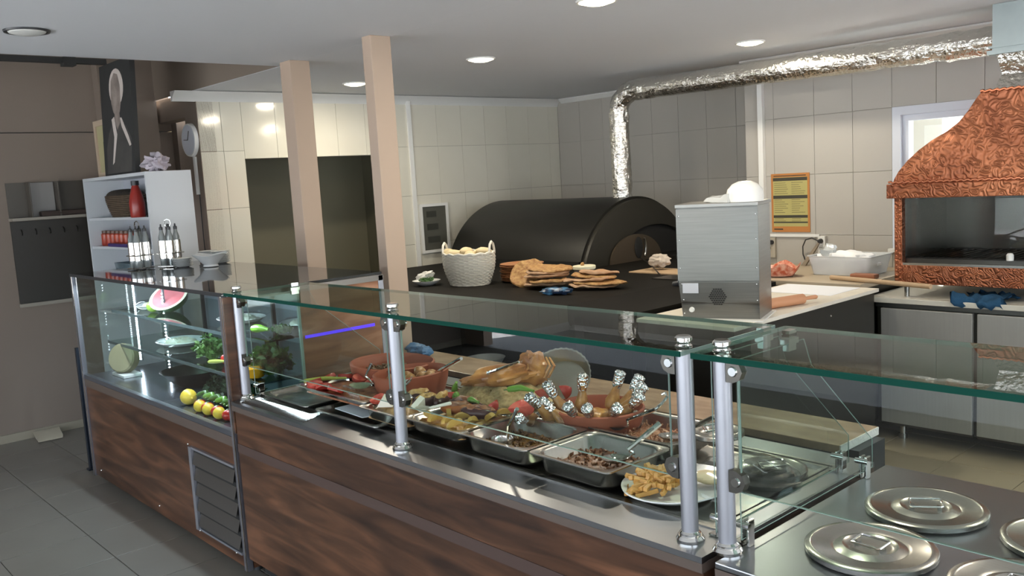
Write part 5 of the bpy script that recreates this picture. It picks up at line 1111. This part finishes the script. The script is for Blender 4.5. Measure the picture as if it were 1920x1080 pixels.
for i in range(5):
    x = -5.60+i*.055; t = thing('bottle', 'small pale bottle at the left of the upper case shelf, %s from the left' % ['first', 'second', 'third', 'fourth', 'fifth'][i], 'bottle', (x, 2.10, SA), 0, 'small bottles on the upper case shelf')
    obj('body', MB().lathe([(.018, 0), (.020, .01), (.020, .07), (.009, .09), (.009, .105), (.001, .105)], (x, 2.10, SA), 16), mat('pale_bottle', '8FA39A', .2, trans=.3), t); obj('cap', MB().lathe([(.010, .103), (.010, .118), (.001, .118)], (x, 2.10, SA), 12), 'plasticw', t)

# ------------------------------------------------------------------ on top of the display case
TZ = 1.2855
cd = thing('cruet_stand', 'x', 'cruet stand', (0, 0, 0), 0, 'wire cruet stands on the display case'); ORG[cd.name] = Matrix.Identity(4)
for z in (.008, .085):
    obj('wire_frame', MB().ring([(.055, .055, z), (-.055, .055, z), (-.055, -.055, z), (.055, -.055, z)], .003, 6), 'chrome', cd)
obj('base_wire', MB().tube([(-.055, 0, .005), (.055, 0, .005)], .003, 6).tube([(0, -.055, .005), (0, .055, .005)], .003, 6), 'chrome', cd)
obj('handle', MB().tube([(-.008, 0, .005), (-.008, 0, .24), (-.025, 0, .265), (-.02, 0, .285), (0, 0, .292), (.02, 0, .285), (.025, 0, .265), (.008, 0, .24), (.008, 0, .005)], .0032, 6), 'chrome', cd)
bt = thing('cruet_bottle', 'x', 'bottle', (0, 0, 0), 0, 'oil and vinegar cruets with steel sleeves'); ORG[bt.name] = Matrix.Identity(4)
obj('glass_body', MB().lathe([(.019, 0), (.021, .004), (.021, .04), (.020, .175), (.012, .205), (.010, .222), (.001, .222)], n=20), mat('smoky_glass', 'A9B0B0', .1, spec=.8, trans=.6), bt)
obj('steel_sleeve', MB().lathe([(.0235, .045), (.0235, .155), (.0215, .155), (.0215, .045)], n=24, cap0=False, cap1=False), 'chrome', bt)
obj('stopper', MB().lathe([(.0115, .22), (.0115, .236), (.006, .24), (.004, .255), (.001, .256)], n=14), 'darkplas', bt)
spots = [(-5.50, 1.94, .2), (-5.43, 2.10, .5)]
words = ['front left', 'front right', 'rear left', 'rear right']
fb = False
for i, (x, y, a) in enumerate(spots):
    side = ['left', 'right'][i]; lab = 'chrome wire cruet stand on the display case, the %s one' % side
    if i == 0: cd.location = (x, y, TZ); cd.rotation_euler = (0, 0, a); cd['label'] = lab
    else: dup(cd, (x, y, TZ), a, lab)
    for j, (u, v) in enumerate(((-.029, -.029), (.029, -.029), (-.029, .029), (.029, .029))):
        px, py = x+u*math.cos(a)-v*math.sin(a), y+u*math.sin(a)+v*math.cos(a); lb = 'steel sleeved glass cruet in the %s place of the %s wire stand' % (words[j], side)
        if not fb: bt.location = (px, py, TZ+.009); bt['label'] = lb; fb = True
        else: dup(bt, (px, py, TZ+.009), 0, lb)
sc = thing('saucer', 'x', 'saucer', (0, 0, 0), 0, 'white saucers stacked on the display case'); ORG[sc.name] = Matrix.Identity(4)
obj('dish', MB().lathe([(.03, 0), (.04, .004), (.058, .010), (.059, .012), (.054, .012), (.038, .006), (.001, .005)], n=30), 'whitecer', sc)
ord_ = ['lowest', 'second', 'third', 'fourth', 'fifth', 'sixth', 'seventh', 'eighth', 'ninth', 'topmost']; fs_ = False
for i, (x, y, n, w) in enumerate(((-5.30, 2.12, 7, 'front stack'), (-5.42, 2.33, 10, 'rear left stack'), (-5.28, 2.35, 10, 'rear right stack'))):
    for j in range(n):
        lb = 'white saucer, %s of the %s on the display case' % (ord_[j]+(' from the bottom' if 0 < j < 9 else ''), w); a = (x+rnd.uniform(-.002, .002), y, TZ+j*.0072)
        if not fs_: sc.location = a; sc['label'] = lb; fs_ = True
        else: dup(sc, a, 0, lb)
mb = MB(); n = 48; loops = []
for q, z, w in ((.035, 0, 0), (.045, .004, 0), (.04, .014, 0), (.068, .045, .02), (.092, .066, .06), (.104, .074, .09), (.101, .076, .09), (.064, .048, .02), (.03, .018, 0), (.001, .017, 0)):
    loops.append([(q*(1+w*math.cos(4*2*PI*k/n))*math.cos(2*PI*k/n), q*(1+w*math.cos(4*2*PI*k/n))*math.sin(2*PI*k/n), z+.010*w*8*math.cos(4*2*PI*k/n)*.8) for k in range(n)])
o = obj('wavy_bowl', mb.loft(loops), 'whitecer', label='white bowl with a wavy rim on the display case right of the saucers', cat='bowl'); o.location = (-5.09, 2.20, TZ); o.rotation_euler = (0, 0, .2)

# ------------------------------------------------------------------ bookcase and what stands on it
bs = thing('bookcase', 'white open bookcase with curved shelves by the left wall', 'bookcase', (-6.4, 2.27, 0))
A0, A1, B0, B1, TT = -7.05, -5.79, 2.13, 2.43, 1.883
obj('top_board', bx(A0, A1, B0, B1, TT-.022, TT), 'whiteshelf', bs)
obj('side_board', bx(A1-.02, A1, B0+.0, B1, .0, TT-.022), 'whiteshelf', bs)
obj('side_board', bx(A0, A0+.02, B0, B1, .0, TT-.022), 'whiteshelf', bs)
obj('back_board', bx(A0+.02, A1-.02, B1-.015, B1, .0, TT-.022), mat('bookcase_back', 'A9ACB4', .5), bs)
for z in (1.59, 1.38, 1.18, .9, .5, .06):
    mb = MB(); n = 14; pts = [(A0+.02+(A1-A0-.04)*i/n, B0+.01+.05*math.sin(PI*i/n)) for i in range(n+1)]
    mb.loft([[(x, y, zz) for x, y in pts]+[(A1-.02, B1-.015, zz), (A0+.02, B1-.015, zz)] for zz in (z-.018, z)])
    obj('shelf', mb, 'whiteshelf', bs)
# basket, bottle, jars on the shelves
wk = thing('dark_basket', 'dark brown wicker basket on the top shelf of the bookcase', 'basket', (-6.52, 2.28, 1.59))
for j in range(12):
    h = j*.013; q = .13+.05*math.sin(min(1, h/.15)*PI*.5)
    obj('weave_row', MB().ring([(-6.62+(q+.004*(-1)**(k+j))*1.35*math.cos(2*PI*k/44), 2.28+(q+.004*(-1)**(k+j))*.62*math.sin(2*PI*k/44), 1.597+h) for k in range(44)], .0075, 5), mat('dark_wicker', '403529', .8, noise_=(30, .8), col2='5A4A38'), wk)
obj('folded_lid', MB().ell((-6.62, 2.28, 1.745), (.23, .105, .045), 26, .12, 5, seed=3), mat('dark_lid', '2C2722', .8, noise_=(30, .7), col2='3E352C', bump=(60, .6, 'noise')), wk)
rb = thing('red_bottle', 'tall red bottle with dark cap on the top shelf beside the dark basket', 'bottle', (-5.98, 2.24, 1.59))
obj('body', MB().lathe([(.045, 0), (.05, .01), (.05, .10), (.035, .17), (.022, .21), (.022, .215), (.001, .215)], (-6.10, 2.17, 1.59), 24), mat('red_glaze', '8F2A22', .3), rb)
obj('cap', MB().lathe([(.026, .213), (.026, .243), (.001, .245)], (-6.10, 2.17, 1.59), 18), 'darkplas', rb)
k = 0
jr = thing('jar', 'x', 'jar', (0, 0, 0), 0, 'orange wrapped jars on the middle shelf'); ORG[jr.name] = Matrix.Identity(4)
obj('body', MB().lathe([(.030, 0), (.033, .006), (.033, .085), (.024, .095), (.001, .095)], n=18), mat('orange_wrap', 'B5482A', .3, noise_=(20, .4), col2='8A2A20'), jr); obj('lid', MB().lathe([(.027, .093), (.027, .112), (.001, .112)], n=18), mat('brown_lid', '5A3A2A', .4), jr)
for i in range(7):
    lb = 'orange wrapped jar on the middle shelf of the bookcase, %s from the left' % ['first', 'second', 'third', 'fourth', 'fifth', 'sixth', 'seventh'][i]; a = (-6.985+i*.092, 2.23, 1.38)
    if i == 0: jr.location = a; jr['label'] = lb
    else: dup(jr, a, 0, lb)
obj('purple_packet', bx(-6.75, -6.35, 2.16, 2.19, 1.3805, 1.405, bev=.005), mat('purple_wrap', '44356A', .3), label='flat purple packet in front of the orange jars', cat='packet')
obj('glass_dish', MB().loft([rl(.16, .08, 1.181, -6.6, 2.28), rl(.17, .09, 1.26, -6.6, 2.28), rl(.165, .085, 1.26, -6.6, 2.28), rl(.155, .075, 1.19, -6.6, 2.28)]), mat('teal_glass', '6E8088', .15, trans=.4), label='oblong glass dish on the lower visible shelf of the bookcase', cat='dish')
# framed picture, portrait canvas, crumpled cloth on top
fp = thing('picture_frame', 'cream framed picture leaning behind the dark portrait canvas', 'picture', (-6.95, 2.33, TT))
obj('frame', MB().box(-7.04, -7.0, 2.245, 2.265, TT, TT+.42).box(-6.70, -6.66, 2.245, 2.265, TT, TT+.42).box(-7.0, -6.70, 2.245, 2.265, TT, TT+.04).box(-7.0, -6.70, 2.245, 2.265, TT+.38, TT+.42), mat('cream_frame', 'B7A48E', .5), fp)
obj('picture', bx(-7.0, -6.70, 2.255, 2.262, TT+.04, TT+.38), mat('pale_picture', 'A9A27C', .5), fp)
obj('motif', MB().box(-6.88, -6.76, 2.252, 2.255, TT+.10, TT+.26), mat('green_motif', '7A7C50', .6), fp)
pc = thing('portrait_canvas', 'tall dark canvas with a grey painted bust of a suited man, on the bookcase', 'portrait', (-6.5, 2.2, TT))
x0, x1, z0, z1 = -6.72, -6.12, TT+.002, 2.66
def lean(x, z, d=0): return (x, 2.19+(z-z0)*.05-d, z)
obj('canvas', MB().loft([[lean(x0, z0), lean(x1, z0), lean(x1, z1), lean(x0, z1)], [lean(x0, z0, -.035), lean(x1, z0, -.035), lean(x1, z1, -.035), lean(x0, z1, -.035)]]), mat('charcoal_canvas', '2A2B2B', .7), pc)
def flat(nm, poly, m_, d=.0015, lab=None):
    obj(nm, MB().loft([[lean(x0+u*(x1-x0), z0+v*(z1-z0), d) for u, v in poly], [lean(x0+u*(x1-x0), z0+v*(z1-z0), .0002) for u, v in poly]]), m_, pc, label=lab)
gA, gB, gC = mat('paint_light', 'C4B9B2', .7), mat('paint_mid', 'A0938B', .7, noise_=(9, .5), col2='5A514C'), mat('paint_dark', '3A3938', .7, noise_=(7, .5), col2='4C4946')
ov_ = lambda cx, cz, rx, rz, n=22, a0=0, a1=2*PI: [(cx+rx*math.cos(a0+(a1-a0)*i/n), cz+rz*math.sin(a0+(a1-a0)*i/n)) for i in range(n)]
flat('suit', [(.10, .02), (.9, .02), (.95, .30), (.80, .42), (.62, .48), (.35, .46), (.22, .38), (.12, .25)], gC)
flat('hair', ov_(.54, .77, .23, .165), gA, .002)
flat('face', [(.36, .72), (.39, .84), (.50, .90), (.61, .88), (.67, .78), (.67, .64), (.62, .55), (.52, .51), (.42, .56), (.37, .64)], gB, .003)
flat('neck', [(.46, .58), (.60, .58), (.62, .46), (.52, .40), (.44, .48)], gB, .0025)
flat('collar', [(.34, .50), (.42, .52), (.50, .36), (.36, .12), (.30, .10), (.40, .34)], gA, .0028)
flat('lapel', [(.62, .50), (.66, .50), (.86, .33), (.93, .25), (.88, .24), (.66, .42)], gA, .0028)
obj('crumpled_cloth', MB().ell((-5.98, 2.28, TT+.055), (.10, .07, .055), 26, .8, 9, seed=12).ell((-5.90, 2.26, TT+.045), (.07, .03, .018), 16, .5, 8, eul(0, .4, .3), 4), mat('lilac_cloth', 'B5ACB4', .8), label='crumpled pale cloth on top of the bookcase right of the portrait', cat='cloth')
# clock with cable duct
ck = thing('wall_clock', 'round white wall clock on the brown wall beside the white tiles', 'clock', (-6.53, 2.77, 2.0))
obj('case', MB().cyl((-6.53, 2.773, 2.125), (-6.53, 2.745, 2.125), .125, .120, 40), 'white', ck)
obj('face', MB().cyl((-6.53, 2.746, 2.125), (-6.53, 2.743, 2.125), .112, .112, 36), mat('clock_face', 'C9CDD8', .4), ck)
obj('hand', MB().tube([(-6.53, 2.741, 2.125), (-6.50, 2.741, 2.19)], .003, 5), 'darkplas', ck); obj('hand', MB().tube([(-6.53, 2.741, 2.125), (-6.60, 2.741, 2.13)], .003, 5), 'darkplas', ck)
obj('cable_duct', bx(-6.51, -6.475, 2.758, 2.773, 1.72, 2.0), 'white', label='short white cable duct below the wall clock', cat='cable duct')
obj('power_cable', MB().tube([(-6.47, 2.765, 1.72), (-6.465, 2.76, 1.4), (-6.46, 2.765, .9)], .004, 6), 'darkplas', label='thin dark cable running down the brown wall from the clock', cat='cable')

# ------------------------------------------------------------------ left wall
cr = thing('coat_rack', 'dark wall panel with coat hooks and open compartments on the brown left wall', 'coat rack', (-7.19, 1.9, .98))
obj('back_panel', bx(-7.199, -7.185, 1.645, 2.2, 1.0, 1.60), mat('dark_panel', '2E2A24', .5), cr)
obj('shelf', bx(-7.199, -7.09, 1.64, 2.2, 1.605, 1.625), mat('pale_shelf', '8B8478', .5), cr)
obj('lower_trim', bx(-7.199, -7.16, 1.64, 2.2, .975, 1.0), mat('pale_shelf', '8B8478', .5), cr)
obj('upper_panel', bx(-7.199, -7.19, 1.645, 2.2, 1.625, 1.88), mat('dark_panel_b', '4A443C', .5), cr)
obj('divider', bx(-7.19, -7.10, 1.775, 1.785, 1.625, 1.88), mat('dark_panel_b', '4A443C', .5), cr)
obj('white_insert', bx(-7.19, -7.185, 1.79, 1.96, 1.63, 1.875), mat('grey_insert', '85817E', .4), cr)
obj('divider', bx(-7.19, -7.10, 1.965, 1.975, 1.625, 1.88), mat('dark_panel_b', '4A443C', .5), cr)
for i in range(5):
    y = 1.71+i*.095; obj('hook', MB().tube([(-7.185, y, 1.54), (-7.165, y, 1.53), (-7.155, y, 1.51), (-7.165, y, 1.50)], .004, 6), 'darksteel', cr)
obj('folded_cloth', MB().box(-7.18, -7.10, 1.84, 2.17, 1.626, 1.665, bev=.015), mat('brown_fabric', '3A2E28', .9), label='folded dark brown cloth on the shelf of the coat rack', cat='cloth')
obj('blue_post', MB().box(-5.98, -5.95, 1.64, 1.67, 0, .80, bev=.003).box(-5.99, -5.94, 1.63, 1.68, .0, .012), mat('dark_blue_metal', '1E242E', .4, .3), label='slim dark blue metal post standing at the left end of the display case', cat='post')
obj('dustpan', MB().loft([[(-7.14, 1.62, .005), (-6.98, 1.60, .005), (-6.97, 1.76, .005), (-7.14, 1.78, .005)], [(-7.15, 1.61, .05), (-7.0, 1.60, .02), (-6.99, 1.77, .02), (-7.15, 1.79, .05)]]), mat('dusty_plastic', 'A9A08E', .6), label='pale dustpan on the floor at the foot of the left wall', cat='dustpan')
